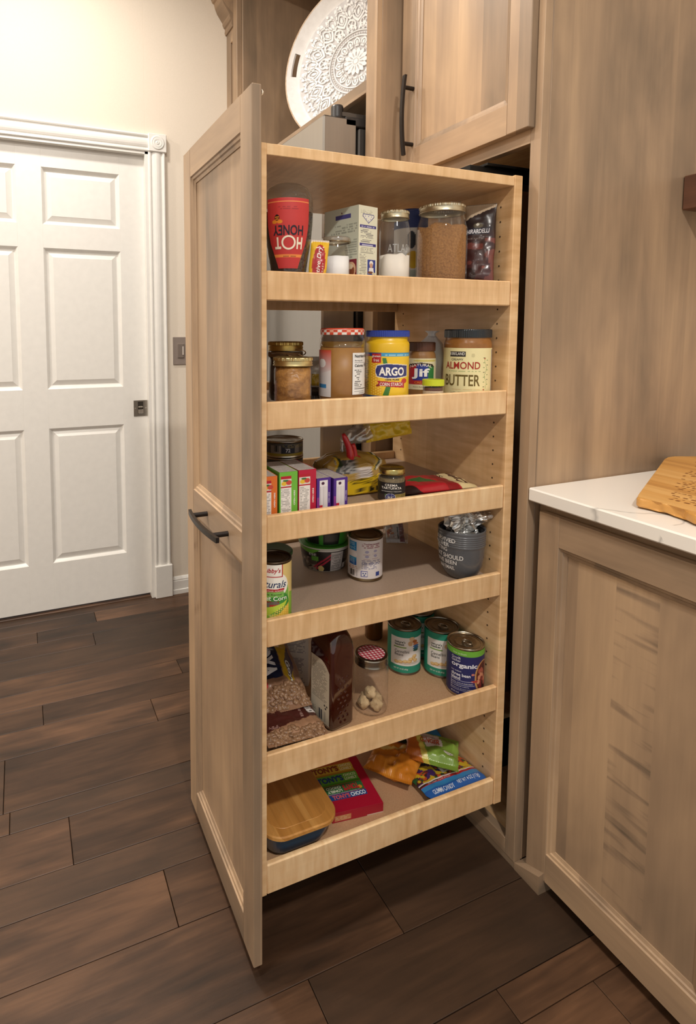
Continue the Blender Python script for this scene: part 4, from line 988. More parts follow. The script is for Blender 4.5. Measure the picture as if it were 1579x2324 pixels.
for k in range(13):
    zc = .032 + k * .006; pr.ell(.043 + .003 * math.sin(k), zc, .0005, .004, '7f9c5a'); pr.ell(.043 + (.005 if k % 2 else -.005), zc + .001, .0022, .0011, '6f8c4c' if k % 3 else '3a3e2c')
pr.ell(.040, .103, .002, .002, 'b3502c'); pr.ell(.038, .026, .002, .002, 'b3502c'); pr.ell(.012, .111, .004, .005, 'd4c998')
lb = pr.obj(t, 'label', mp)
text(t, lb, [('KIRKLAND', -.0385, .1115, -.0055, .1185, {'bold': .008})], mp2, 'f2efe8')
text(t, lb, [('CREAMY', -.035, .098, -.008, .1035)], mp2, '3a3a34'); text(t, lb, [('ALMOND', -.052, .077, .028, .095, {'bold': .012})], mp2, 'a8302a')
text(t, lb, [('BUTTER', -.053, .035, .028, .063, {'bold': .012})], mp2, '6c5a2c')
text(t, lb, [('NET WT 765g (27 OZ)', -.036, .0135, .004, .0185)], mp2, '5c5642')
# ------------------------------------------------------------------ third tray
def surf(th, name, P, cols, mat, nu, nv, parent=None, wrap=False):
    """skin over a (nv, nu) lattice of points with print colours"""
    V = P.reshape(-1, 3)
    if wrap: Fc = [[k * nu + i, k * nu + (i + 1) % nu, (k + 1) * nu + (i + 1) % nu, (k + 1) * nu + i] for k in range(nv - 1) for i in range(nu)]
    else: _, Fc = grid(P, nu, nv)
    o = th.add(name, (V, Fc), mat, parent, smooth=True)
    if cols is not None:
        at = o.data.color_attributes.new('print_colour', 'FLOAT_COLOR', 'POINT')
        c = np.ones((len(V), 4), np.float32); c[:, :3] = np.clip(cols.reshape(-1, 3), 0, 1); at.data.foreach_set('color', c.ravel())
    return o
rt = .0462
for k in range(3):
    t = Th('fish_tin', ('grey and yellow fish tin at the top of the stack behind the fruit drink boxes', 'middle fish tin of the stack behind the orange and green boxes', 'bottom fish tin of the stack behind the orange and green boxes')[k], 'tin', (-.150, -.4692, FLR[2] + .0003 + (2 - k) * .0387), facing(-.15, -.4692), 'stacked fish tins')
    can(t, rt, .045)
    pr = Pr(-.1425, .1425, .006, .039, '4d4944', .0015)
    pr.rect(-.2, .006, .2, .013, 'a08a2c'); pr.rect(-.030, .013, -.006, .034, '8a8076'); pr.bars(-.024, .017, -.011, .033); pr.rect(-.005, .013, .026, .035, '23232f'); pr.rect(.028, .014, .040, .033, '7c736a'); pr.lines(-.002, .028, .06, .036, .003, '9a8a4c', .7, 3, .1)
    lb = pr.obj(t, 'label', cylmap(rt * .976, 0))
    text(t, lb, [('72', .005, .016, .016, .026, {'bold': .03})], cylmap(rt * .976, 0, .001), 'cfd0d4') if k == 0 else None

BX = [('orange', -.5945, .0345, .106, 'd9712e', 'orange gelatin-style box at the end of the row beside the framed front', '5'),
      ('green', -.5538, .0385, .1115, '6fb53f', 'lime green narrow drink-mix box between the orange and red boxes', '6'),
      ('red', -.5136, .0385, .1120, 'b81f3c', 'crimson narrow drink-mix box between the green and purple boxes', '7'),
      ('purple', -.4755, .0315, .0905, '4c2a86', 'purple grape drink-mix box standing next to the crimson box', '8'),
      ('purple', -.4375, .0325, .0870, '4c2a86', 'purple grape drink-mix box standing next to the chip bag', '9')]
for k, (cn, yc, w, h, c, lab, sd) in enumerate(BX):
    if k == 0: lab = 'orange narrow drink-mix box beside the tall framed front'
    xf = .063 - .004 * (k > 2); dp = .092 if k < 3 else .085
    t = Th('drink_mix_box', lab, 'box', (xf - dp / 2, yc, FLR[2] + .0003), .02 * (k - 2), 'row of drink-mix boxes')
    bx = t.add('box', cbox((-dp / 2, -w / 2, 0), (dp / 2, w / 2, h), .0006), flat(c, .4))
    tp = Pr(-w / 2, w / 2, -dp / 2, dp / 2, 'c9c0ba', .0012); tp.lines(-w / 2 + .002, -dp / 2 + .004, w / 2 - .002, dp / 2 - .004, .004, '8d8078', .5, k, .1); tp.rect(w / 2 - .002, -1, w, 1, c)
    tp.obj(t, 'top_print', lambda u, v, h=h: np.stack([-v, u, np.full_like(u, h + .0004)], 1), parent=bx)
    fp = Pr(-w / 2, w / 2, .0, h, c, .0008)
    if k < 3:
        e = .30 * w; l0 = -w / 2 + (.003 if k != 2 else .0015)
        fp.rect(l0, .0, w / 2 - e - .002, h - .010, 'e8e2dc'); fp.rect(l0, h - .017, w / 2 - e - .002, h - .010, 'b3202f')
        fp.rect(l0, h - .034, w / 2 - e - .002, h - .018, 'd9d4c8'); fp.ell(l0 + .007, h - .028, .006, .005, 'e3b93a'); fp.ell(l0 + .017, h - .026, .006, .006, 'c84a3c'); fp.ell(l0 + .010, h - .021, .006, .0025, '3f6c3c'); fp.rect(l0, h - .038, w / 2 - e - .002, h - .0345, 'b3202f')
        fp.lines(l0 + .001, .004, w / 2 - e - .003, h - .041, .0036, '6d6a66', .6, k, .3)
        o = fp.obj(t, 'front_print', lambda u, v, d=dp: np.stack([np.full_like(u, d / 2 + .0004), u, v], 1), parent=bx)
        text(t, o, [('OPEN HERE', w / 2 - e + .003, .030, w / 2 - e + .0062, .066, {'rot': 90, 'bold': .02})], lambda u, v, d=dp: np.stack([np.full_like(u, d / 2 + .0009), u, v], 1), 'f4efe8')
    else:
        fp.rect(-w / 2 + .006, 0, w / 2 - .0065, h - .006, 'e4dfe2'); fp.ell(-.002, h - .014, .0035, .004, '4a2440'); fp.rect(-w / 2, 0, -w / 2 + .0055, h * .45, '8a3a8c')
        for q in range(5): fp.rect(-w / 2 + .008 + q * .0036, .012, -w / 2 + .009 + q * .0036, h - .022, '8a8488', .7)
        fp.rect(-w / 2 + .006, 0, -w / 2 + .013, .020, 'c02838')
        o = fp.obj(t, 'front_print', lambda u, v, d=dp: np.stack([np.full_like(u, d / 2 + .0004), u, v], 1), parent=bx)
        text(t, o, [('OPEN HERE', w / 2 - .0052, .024, w / 2 - .0025, .052, {'rot': 90})], lambda u, v, d=dp: np.stack([np.full_like(u, d / 2 + .0009), u, v], 1), 'e8def0')

# bag of corn chips closed with a red clip, its yellow top flopping over
t = Th('chip_bag', 'clear and yellow chip bag with twisted neck held by a red clip', 'bag', (-.066, -.342, FLR[2] + .0003), 0)
nu, nv = 110, 80
a = np.linspace(0, 2 * pi, nu, endpoint=False); q = np.linspace(0, 1, nv); A, Q = np.meshgrid(a, q)
def sup(x, p): return np.sign(np.cos(x)) * np.abs(np.cos(x)) ** p
cx_, cy_ = sup(A, .55), np.sign(np.sin(A)) * np.abs(np.sin(A)) ** .55
prof = np.interp(Q, [0, .02, .10, .35, .62, .80, .92, 1.0], [.0, .78, .96, 1.0, .90, .62, .25, .10])
nz = vnoise(cx_ * 3.2 + 5, cy_ * 4 + Q * 5, 3) - .5; nz2 = np.abs(vnoise(cx_ * 5 + 9, cy_ * 6 + Q * 8, 8) - .5)
rad = prof * (1 + .10 * nz - .10 * nz2)
hgt = np.interp(Q, [0, .02, .10, .35, .62, .80, .92, 1], [0, .0, .006, .045, .078, .093, .101, .108])
P = np.stack([cx_ * rad * .054 + .0, cy_ * rad * .087, np.maximum(hgt + .012 * nz * prof * (Q > .1), 0.0)], -1)
cols = np.empty((nv, nu, 3)); cols[:] = lin('a8853c')
zz = P[..., 2]; yel_ = zz < .044 + .010 * np.sin(A * 3) ; cols[yel_] = lin('d8b420')
front = np.cos(A) > .1
u_ = P[..., 1]
m_ = front & (zz > .046) & (zz < .072) & (u_ > -.010) & (u_ < .030); cols[m_] = lin('d8ccc4')
m_ = front & (zz > .050) & (zz < .064) & (u_ > -.006) & (u_ < .026) & ((zz * 400 % 1) < .5); cols[m_] = lin('7a6c66')
m_ = front & (zz > .058) & (u_ < -.012) & (u_ > -.055) & (zz < .090); cols[m_] = lin('9a958e')
m_ = m_ & (vnoise(u_ / .003, zz / .003, 5) > .5); cols[m_] = lin('4a4744')
for c0, col in ((.036, 'c9a527'), (.042, '2c3a24'), (.047, 'd9d2b8')): cols[front & (np.abs(u_ - c0 - .01 * np.sin(zz * 90)) < .0028) & (zz > .062)] = lin(col)
for c0, col in ((-.058, 'c9a527'), (-.053, '2c3a24')): cols[front & (np.abs(u_ - c0 - .01 * np.sin(zz * 90)) < .0028) & (zz > .062)] = lin(col)
m_ = front & yel_ & (zz > .028) & ((zz * 330 % 1) < .45) & (u_ > -.03) & (vnoise(u_ / .004, np.floor(zz * 330), 3) > .3); cols[m_] = lin('5c4d14')
for yc in (.004, .026, .046): cols[front & ((u_ - yc) ** 2 + (zz - .015) ** 2 < .0068 ** 2)] = lin('332c18')
surf(t, 'bag', P, cols, foilp(), nu, nv, wrap=True)
# twisted clear neck
def ribbon(c0, widths, thick, nu_=40, seed=3, fold=.5):
    c0 = np.asarray(c0, float); n_ = len(c0); P = []
    th_ = np.linspace(0, 2 * pi, nu_, endpoint=False)
    for k in range(n_):
        t0 = c0[min(k + 1, n_ - 1)] - c0[max(k - 1, 0)]; t0 /= np.linalg.norm(t0)
        s = np.cross(np.array([1, 0, .15]), t0); s /= np.linalg.norm(s); n0 = np.cross(t0, s)
        w = 1 + fold * (.35 * np.sin(5 * th_ + k * .5) + .5 * (vnoise(th_ * 2.1, np.full(nu_, k * .45), seed) - .5))
        P.append(c0[k] + np.outer(np.cos(th_) * widths[k] * w, s) + np.outer(np.sin(th_) * thick[k] * w, n0))
    return np.array(P)
cc = np.array([(-.002, -.010, .100), (.0, -.013, .115), (.002, -.010, .130), (.0, .004, .140), (.0, .020, .145), (.0, .036, .147), (0, .052, .150)])
f_ = np.linspace(0, 6, 22); cc = np.stack([np.interp(f_, range(7), cc[:, k]) for k in range(3)], 1)
P = ribbon(cc, np.interp(f_, [0, 1.5, 3, 6], [.010, .008, .019, .024]), np.interp(f_, [0, 1.5, 3, 6], [.010, .008, .013, .012]), 60, 4, .6)
surf(t, 'neck', P, None, glass('crumpled_clear_film', (.85, .83, .80), .30, .16, .22, 'b8b0a8'), 60, len(cc), wrap=True)
pr = Pr(-.062, .062, -.026, .026, 'd9b92a', .0015); pr.blobs(-.06, -.03, .06, .03, .02, ['cfae22'], 3, .6); pr.lines(-.02, -.004, .05, .004, .004, 'e8d070', .4, 3)
T = frame((.004, .102, .1525), (0, 1, .12), (-.10, -.14, 1))
pouch(t, 'flopped_top', .125, .048, .010, pr, T, foilp(), seed=22, wr=.005, wsc=.022, seal=.0, square=5)
clipm = flat('c22228', .3, coat=.3, name='red_clip_plastic')
arc_ = [(.030, -.030 + .020 * math.sin(s * 1.7) - .004, .155 - .072 * s) for s in np.linspace(0, 1, 14)]
cl = t.add('clip', tube(arc_, np.interp(np.linspace(0, 1, 14), [0, .15, .8, 1], [.004, .0065, .009, .007]), 8), clipm, smooth=True, label='red plastic bag clip')
t.add('clip_arm', tube([(x - .004, y + .014, z) for x, y, z in arc_[5:]], .006, 8), clipm, cl, smooth=True)
t.add('clip_hinge', cbox((.018, -.026, .078), (.034, .012, .096), .004), clipm, cl)

t = item('truffle_jar', 'small truffle cream jar with gold lid and black label', 'jar', .0500, -.3060, 2)
t.add('glass', lathe([(1e-4, .001), (.0245, 0), (.0275, .004), (.0285, .010), (.0285, .066), (.0270, .072), (.0235, .076), (.0235, .082)], 40), G, smooth=True)
fill(t, .0268, .070, noisy('truffle_cream', '4a3a22', '7d6a42', 160, .7, .4, .003, 6, 'a08a58'), rough=.001)
t.add('lid', lathe([(.0255, .0795), (.0272, .080), (.0275, .083), (.0272, .0935), (.0255, .0962), (.0235, .0962), (.0225, .0945), (1e-4, .0945)], 44), metal('b5a468', .25, 'brass_lid'), smooth=True)
r = .0286; mp, mp2 = cylmap(r, 0), cylmap(r, 0, .001)
pr = Pr(-.070, .070, .010, .061, '1d1a1c', .0009); pr.rect(.008, .011, .060, .030, '9a8648'); pr.lines(.009, .012, .05, .029, .0045, '4a3c1c', .6, 3, .1); pr.rect(-.06, .011, -.014, .028, '3a2f2a'); pr.rect(-.014, .024, .004, .030, '4c6a44')
pr.ell(-.002, .0215, .0108, .0108, 'd8d4dc'); pr.ell(-.002, .0215, .0100, .0100, '2b2f6a'); pr.ell(-.002, .0215, .0072, .0072, 'd8d4dc'); pr.ell(-.002, .0215, .0067, .0067, '2b2f6a')
lb = pr.obj(t, 'label', mp)
text(t, lb, [('CREMA', -.0135, .0515, .0125, .0575, {'bold': .015, 'spacing': 1.1}), ('TARTUFATA', -.0215, .0435, .0215, .0497, {'bold': .015, 'spacing': 1.1}), ('ARTIGIANALE TOSCANA', -.022, .0365, .022, .0390, {'spacing': 1.15}), ('RF', -.0065, .0185, .0025, .0245, {'bold': .01})], mp2, 'efe9e0')

t = Th('snack_bag', 'red, green and cream snack bag lying flat beside the truffle jar', 'bag', (-.004, -.165, FLR[2] + .0003), 0)
pr = Pr(-.098, .098, -.052, .052, 'b3222c', .0013)
pr.poly([(.030, .052), (.098, .052), (.098, -.052), (.056, -.052), (.044, -.01)], 'e3cf9c'); pr.poly([(-.06, .010), (-.01, .022), (.016, -.022), (-.03, -.012)], '2f6a34'); pr.poly([(.010, .052), (.032, .052), (.046, -.01), (.052, -.052), (.02, -.052)], '8f1a22'); pr.poly([(-.098, -.052), (-.05, -.052), (-.07, -.02), (-.098, -.01)], '2a1c1a')
T = frame((0, 0, .020), (.05, 1, 0), (-1, 0, .10))
o, mp = pouch(t, 'bag', .196, .104, .034, pr, T, foilp(), seed=41, wr=.0035, wsc=.03, seal=.002)
text(t, o, [('CHI', .066, -.036, .088, .034, {'rot': 90, 'bold': .03})], mp, '4a1c18'); text(t, o, [('SS', .036, .012, .048, .040, {'rot': 90})], mp, '3c2a1c')

# ------------------------------------------------------------------ fourth tray
t = item('sweet_corn_can', 'sweet corn can with green and white label beside the framed front', 'can', .0395, -.5755, 3)
r, h = .0358, .1415; can(t, r, h, metal('6a5c4c', .35, 'bronze_can_end'))
mp, mp2 = cylmap(r * .976, 0), cylmap(r * .976, 0, .001)
pr = Pr(-.109, .109, .006, h - .006, 'dcc27c', .0011)
pr.m((pr.v < .076 - .3 * np.abs(pr.u - .004)), '8dbb3e'); pr.ell(.006, .060, .029, .052, 'c4d27c'); pr.ell(.006, .062, .027, .048, '7fb24c')
pr.ell(.000, .088, .030, .030, 'f0ece2'); pr.rect(-.05, .084, .0262, .100, 'f0ece2'); pr.ell(.012, .045, .022, .026, '3f8a3a'); pr.rect(-.06, .060, .020, .074, '7db556')
pr.rect(-.08, .106, .0185, .1355, 'b32028'); pr.rect(-.08, .1085, .0160, .1355, 'efeae0'); pr.poly([(-.06, .0770), (.0225, .0800), (.0200, .0730), (-.06, .0700)], 'b0262c')
pr.rect(-.03, .036, .010, .050, '8a2a24'); pr.poly([(-.022, .044), (.004, .052), (.012, .044), (.012, .036), (-.022, .036)], '6a6058'); pr.rect(-.008, .036, .008, .043, 'a8302a')
pr.poly([(-.06, .010), (-.02, .012), (.024, .040), (.030, .052), (.020, .046), (-.03, .030)], 'b9cf45'); pr.poly([(-.016, .006), (.034, .006), (.034, .044), (.012, .022)], 'e3b742')
kk = (((pr.u) / .0045) % 1 - .5) ** 2 + (((pr.v + .5 * pr.u) / .005) % 1 - .5) ** 2; pr.m((pr.v < .038) & (pr.u > -.012 + .9 * (pr.v - .01)) & (pr.u < .034) & (kk < .12), 'f2d468')
lb = pr.obj(t, 'label', mp)
text(t, lb, [("Libby's", -.019, .1145, .0135, .128, {'shear': .25, 'bold': .015})], mp2, 'b32028')
text(t, lb, [('Naturals', -.040, .0825, .0255, .0985, {'shear': .3, 'bold': .006})], mp2, '22345c')
text(t, lb, [('SALT OR SUGAR ADDED', -.040, .0735, .0195, .0765)], mp2, 'f2e4dc'); text(t, lb, [('Whole Kernel', -.030, .0645, .016, .0690, {'shear': .15})], mp2, '4a5a2a'); text(t, lb, [('Sweet Corn', -.038, .0525, .0265, .0625, {'bold': .01})], mp2, 'f4f3e6')

t = item('green_lid_tub', 'low tub with plain green lid behind the sweet corn can', 'tub', -.120, -.513, 3)
t.add('tub', lathe([(1e-4, 0), (.040, 0), (.043, .004), (.047, .082)], 40), flat('cfc8ba', .5), smooth=True)
t.add('lid', lathe([(.047, .080), (.0495, .081), (.0495, .088), (.047, .0905), (.044, .0895), (1e-4, .0895)], 40), flat('4c6b45', .45, name='green_lid_plastic'), smooth=True)

for k in range(2):
    x, y = -.151, -.3580 + .003 * k
    t = Th('noodle_bowl', ('black noodle bowl with green lid and red chopsticks print, lower of two', 'green and black noodle bowl stacked on top of another bowl')[k], 'bowl', (x, y, FLR[3] + .0003 + k * .0626), facing(x, y), 'stacked noodle bowls')
    rb, rt_ = (.050, .0605); hh = .0680
    prof_r = lambda z: rb + (rt_ - rb) * np.clip(z / hh, 0, 1) ** .8
    t.add('bowl', lathe([(1e-4, .001), (rb * .9, 0)] + [(float(prof_r(z)), z) for z in np.linspace(.001, hh, 8)] + [(rt_ + .0025, hh + .0005), (rt_ + .0025, hh + .003)], 56), flat('e6e2da' if k == 0 else '3a7a30', .4), smooth=True)
    t.add('lid', lathe([(rt_ + .0028, hh + .003), (rt_ + .0028, hh + .0045), (rt_ - .004, hh + .0052), (1e-4, hh + .0052)], 56), flat('4f9a35', .35), smooth=True)
    pr = Pr(-.16, .16, .003, hh - .002, '1e1b1c' if k == 0 else '3f8f30', .0013)
    if k == 0:
        pr.rect(-.2, .062, .2, .068, 'dcd8d0'); pr.poly([(-.07, .068), (-.005, .068), (-.03, .052), (-.07, .060)], '6cae3c')
        pr.blobs(-.075, .003, -.018, .040, .008, ['6a5a50', '8d7f70', '4a4038'], 5, .55); pr.rect(-.030, .032, -.014, .046, '5c9a3a')
        pr.poly([(-.028, .014), (.016, .056), (.020, .054), (-.024, .011)], 'a8243c'); pr.poly([(-.022, .010), (.022, .050), (.025, .047), (-.018, .007)], 'b52a44'); pr.ell(-.008, .010, .007, .009, 'd9c07c')
        pr.rect(.0155, .004, .046, .059, 'cfc9c6'); pr.lines(.0165, .008, .045, .056, .0034, '5a5658', .7, 4, .1); pr.lines(.049, .034, .075, .058, .003, '8a8684', .6, 6, .1); pr.rect(.049, .006, .075, .022, 'd0cbc8'); pr.bars(.054, .008, .070, .021)
    else:
        pr.rect(-.055, .004, -.016, .060, '1b1a1c'); pr.rect(-.006, .004, .034, .060, '1b1a1c'); pr.rect(-.002, .014, .030, .034, '3a3a34'); pr.lines(-.05, .03, -.02, .05, .006, '5a5a5c', .7, 3)
    lb = pr.obj(t, 'label', (lambda u, v: np.stack([(prof_r(v) + .0005) * np.cos(u / .055), (prof_r(v) + .0005) * np.sin(u / .055), v], 1)), foilp())
    if k == 0: text(t, lb, [('ESE', -.036, .0475, -.018, .0545, {'bold': .01})], lambda u, v: np.stack([(prof_r(v) + .0012) * np.cos(u / .055), (prof_r(v) + .0012) * np.sin(u / .055), v], 1), 'd8d6d4')

t = item('evaporated_milk_can', 'white and blue milk can standing alone in the middle of its tray', 'can', -.0553, -.3021, 3)
r, h = .0405, .1140; can(t, r, h, metal('8d7a5e', .32, 'brass_can_end'))
mp, mp2 = cylmap(r * .976, 0), cylmap(r * .976, 0, .001)
pr = Pr(-.125, .125, .008, h - .007, 'dcd4d2', .0009)
pr.rect(-.044, .078, -.020, .101, '2f86bf'); pr.lines(-.042, .081, -.022, .098, .0034, 'b8d8ea', .6, 2, .2); pr.ell(-.032, .068, .014, .0085, 'e9e3e2'); pr.rect(-.044, .040, -.020, .061, '2a63a8'); pr.grad(.045, .061, '24469a', '3aa0c8', (pr.u > -.044) & (pr.u < -.020) & (pr.v > .045) & (pr.v < .061)); pr.lines(-.042, .043, -.022, .058, .003, 'a8cce4', .6, 5, .2)
pr.bars(-.043, .012, -.018, .027, '3a3430'); pr.lines(-.046, .029, -.016, .037, .0032, 'b06a4a', .7, 7, .1); pr.lines(-.008, .088, .040, .098, .0042, '8a2c48', .75, 3, .15)
for (cu, cv) in ((.004, .078), (.024, .080), (.004, .066), (.024, .068)): pr.ell(cu, cv, .0045, .0035, 'a9a4c0'); pr.lines(cu - .008, cv - .008, cu + .008, cv - .0055, .003, 'b08a90', .6, 4, .1)
pr.lines(-.008, .034, .042, .056, .0034, '3d4a86', .75, 8, .25); pr.rect(-.009, .013, .006, .028, '4a4f9a'); pr.rect(-.0075, .0145, .0045, .0265, 'e3dedd'); pr.rect(.026, .014, .036, .025, '34468c')
for q in range(3): a_ = q * 2.094 + .5; pr.ell(-.0015 + .0032 * math.cos(a_), .0205 + .0032 * math.sin(a_), .0018, .0018, '3a4a8c')
lb = pr.obj(t, 'label', mp)
text(t, lb, [('The Creamiest for', -.004, .0965, .036, .101, {'shear': .1})], mp2, '8a2c48')

t = Th('wrapped_snack', 'clear bag holding a white and red wrapper at the back of its tray', 'bag', (-.205, -.115, FLR[3] + .0003), facing(-.2, -.11))
pr = Pr(-.024, .024, -.032, .032, 'd5d0ce', .0014); pr.blobs(-.02, -.03, -.002, .03, .008, ['a8443a', 'c8763c'], 3, .64); pr.rect(.012, -.03, .024, .032, '7a3a3c'); pr.rect(.006, -.02, .011, .02, '3c4654')
pouch(t, 'wrapper', .048, .066, .022, pr, frame((0, 0, .036), (0, 1, .1), (-.2, -.25, 1)), foilp(), seed=51, wr=.006, wsc=.012)
pouch(t, 'film', .066, .086, .034, None, frame((0, .002, .044), (0, 1, 0), (-.05, .05, 1)), film(), seed=52, wr=.005, wsc=.012)

t = item('ceramic_cup', 'grey ceramic cup with white capital lettering', 'cup', .0300, -.0945, 3)
cpf = [(.0, .026), (.001, .029), (.006, .034), (.018, .0415), (.034, .0470), (.060, .0505), (.085, .0515), (.0905, .0520)]
for k in range(6): z = .093 + k * .0055; cpf += [(z, .0532), (z + .0016, .0536), (z + .0032, .0530), (z + .0042, .0522)]
cpf += [(.128, .0530), (.1335, .0535), (.1355, .0525)]
cr = lambda z: np.interp(z, [a for a, b in cpf], [b for a, b in cpf])
gm = noisy('grey_glaze', '55565a', '5d5e61', 20, .22, .05, .001)
cb = t.add('cup', lathe([(1e-4, .0)] + [(b, a) for a, b in cpf] + [(.0505, .1345), (.049, .128), (.0475, .04), (.035, .012), (1e-4, .010)], 64), gm, smooth=True)
t.add('inner_glaze', lathe([(.0492, .130), (.0470, .04), (.0345, .0125), (1e-4, .0105)], 48), flat('23272f', .25), cb, smooth=True)
cm = lambda u, v: np.stack([(cr(v) + .0008) * np.cos(u / .050), (cr(v) + .0008) * np.sin(u / .050), v], 1)
rows = [('I SURVIVED', -.075, .1065, -.0125, .1175), ('ANOTHER', -.075, .0935, -.0265, .1045), ('MEETING', -.075, .0795, -.0315, .0905), ('THAT SHOULD', -.078, .0615, .0045, .0735), ('HAVE BEEN', -.072, .0465, -.0095, .0575), ('AN EMAIL', -.060, .0310, -.0140, .0415)]
text(t, cb, [(s, a, b, c, d_, {'bold': .012}) for s, a, b, c, d_ in rows], cm, 'e6e2de')
t = Th('foil_pouch', 'crumpled silver foil packet poking out of the grey cup', 'packet', (.0300, -.0945, FLR[3] + .0120), facing(.03, -.0945))
nu, nv = 46, 40; A, Q = np.meshgrid(np.linspace(0, 2 * pi, nu, endpoint=False), np.linspace(0, 1, nv))
cyl = np.stack([np.interp(Q, [0, .4, .62, 1], [0, .0, .0, -.004]), np.interp(Q, [0, .4, .62, 1], [0, .000, .010, .034]), np.interp(Q, [0, .4, .62, 1], [0, .090, .130, .152])], -1)
rr_ = np.interp(Q, [0, .03, .3, .6, .9, .98, 1], [.001, .020, .030, .031, .029, .022, .001])
wob = 1 + .9 * (vnoise(np.cos(A) * 2.4 + 7, np.sin(A) * 2.4 + Q * 9, 9) - .5) + .5 * (vnoise(np.cos(A) * 6 + 2, np.sin(A) * 6 + Q * 22, 3) - .5)
P = cyl + np.stack([np.cos(A) * rr_ * wob * .8, np.sin(A) * rr_ * wob, np.sin(A * 2 + Q * 20) * .002 - np.sin(A) * rr_ * .35 * (Q > .5)], -1)
V = P.reshape(-1, 3); Fc = [[k * nu + i, k * nu + (i + 1) % nu, (k + 1) * nu + (i + 1) % nu, (k + 1) * nu + i] for k in range(nv - 1) for i in range(nu)]
t.add('foil', (V, Fc), metal('ececea', .36, 'crumpled_foil'), smooth=False)
# ------------------------------------------------------------------ fifth tray
def beans(th, name, n, box, size, cols, T, seed, parent, flat_=.55):
    """loose beans under the film of a bag: one stuff part"""
    rg = random.Random(seed); bm = bmesh.new(); bmesh.ops.create_icosphere(bm, subdivisions=2, radius=1); ic = np.array([v.co[:] for v in bm.verts]); fc = [[v.index for v in f.verts] for f in bm.faces]; bm.free()
    Vs = []; Fs = []; k = 0
    for i in range(n):
        u, v = rg.uniform(box[0], box[2]), rg.uniform(box[1], box[3]); a = rg.uniform(0, pi); b = rg.uniform(-.5, .5)
        s = size * rg.uniform(.85, 1.15); P = ic * np.array([s, s * .62, s * flat_])
        P = P @ np.array([[math.cos(a), math.sin(a), 0], [-math.sin(a), math.cos(a), 0], [0, 0, 1]])
        c = T(np.array([[u]]), np.array([[v]])) if False else T(np.array([u]), np.array([v]))
        Vs.append((c, P)); 
    return Vs, fc
def bean_part(th, name, n, box, size, mat, mp, fr_, seed, parent):
    Vs, fc = beans(th, name, n, box, size, None, lambda u, v: mp(u, v, .0), seed, parent)
    V = []; Fc = []; k = 0
    du = fr_(np.array([[1., 0, 0]])) - fr_(np.zeros((1, 3))); dv = fr_(np.array([[0, 1., 0]])) - fr_(np.zeros((1, 3))); dn = fr_(np.array([[0, 0, 1.]])) - fr_(np.zeros((1, 3)))
    for c, P in Vs:
        V.append(c + P[:, :1] * du + P[:, 1:2] * dv + P[:, 2:3] * dn); Fc += [[i + k for i in q] for q in fc]; k += len(P)
    return th.add(name, (np.vstack(V), Fc), mat, parent, smooth=True, kind='stuff')
pinto = noisy('pinto_bean_skin', '6f5038', '9c7a5c', 130, .35, .1, .001, 3, 'b89a7c')
t = Th('rice_bag', 'purple and clear bag of pale beans under the brown bean bag', 'bag', (.012, -.5365, FLR[4] + .0015), 0)
pr = Pr(-.066, .066, -.066, .066, '9c8468', .0015); pr.poly([(-.066, -.052), (.066, -.030), (.066, .066), (-.066, .066)], '3f1f57'); pr.lines(-.05, -.01, .05, .03, .006, '6a4a80', .6, 4, .2)
T = frame((0, 0, .0175), (0, 1, .03), (-1, 0, .0))
o, mp = pouch(t, 'bag', .132, .130, .030, pr, T, foilp(), seed=61, wr=.003, wsc=.02)
bean_part(t, 'beans', 150, (-.060, -.060, .060, -.040), .0052, noisy('pale_bean_skin', 'a08468', 'c8ac8c', 130, .35, .1, .001), mp, T, 7, o)
t = Th('pinto_bean_bag', 'brown-banded bag of pinto beans in front of the syrup bottle', 'bag', (.014, -.5375, FLR[4] + .0160), 0)
pr = Pr(-.068, .068, -.085, .085, '9a7458', .0013)
pr.poly([(-.068, -.052), (.068, -.024), (.068, .085), (.040, .085), (-.068, .085)], '4a221c'); pr.poly([(-.068, .085), (-.020, .085), (-.026, .030), (-.068, .020)], 'a07a5c')
for q in range(4): pr.poly([(.030 + .005 * q, .052 - .017 * q), (.050 + .004 * q, .050 - .017 * q), (.053 + .004 * q, .036 - .017 * q), (.034 + .005 * q, .037 - .017 * q)], 'd6d0cc'); pr.rect(.038 + .005 * q, .041 - .017 * q, .048 + .004 * q, .046 - .017 * q, '6a6462')
pr.lines(.026, -.030, .034, .06, .006, 'b89a90', .6, 5, .1); pr.lines(-.05, -.044, -.030, -.032, .004, 'd4a8a0', .8, 6, .1)
T = frame((0, 0, .022), (0, 1, -.06), (-1, 0, .16))
o, mp = pouch(t, 'bag', .136, .138, .032, pr, T, foilp(), seed=63, wr=.003, wsc=.022)
bean_part(t, 'beans', 110, (-.062, -.064, .062, -.042), .0070, pinto, mp, T, 17, o)
t = Th('blue_band_bean_bag', 'bean bag with navy band, yellow edge and white letters leaning at the back', 'bag', (-.064, -.5330, FLR[4] + .067), 0)
pr = Pr(-.058, .058, -.100, .100, '8f6c54', .0013)
pr.poly([(-.058, .100), (.026, .100), (.016, -.020), (-.058, -.020)], '16203c'); pr.poly([(.026, .100), (.050, .100), (.038, -.055), (.018, -.020)], 'c9a227'); pr.poly([(.030, .02), (.048, .06), (.046, .0), (.03, -.04)], '1c2a5a', .8); pr.rect(-.058, -.070, -.030, -.036, 'd2b02a'); pr.ell(-.034, -.034, .012, .010, 'b3282c'); pr.rect(-.054, -.062, -.036, -.046, 'b3282c')
T = frame((0, 0, .016), (0.06, 1, .02), (-.90, 0, .42))
o, mp = pouch(t, 'bag', .116, .178, .032, pr, T, foilp(), seed=65, wr=.003, wsc=.022)
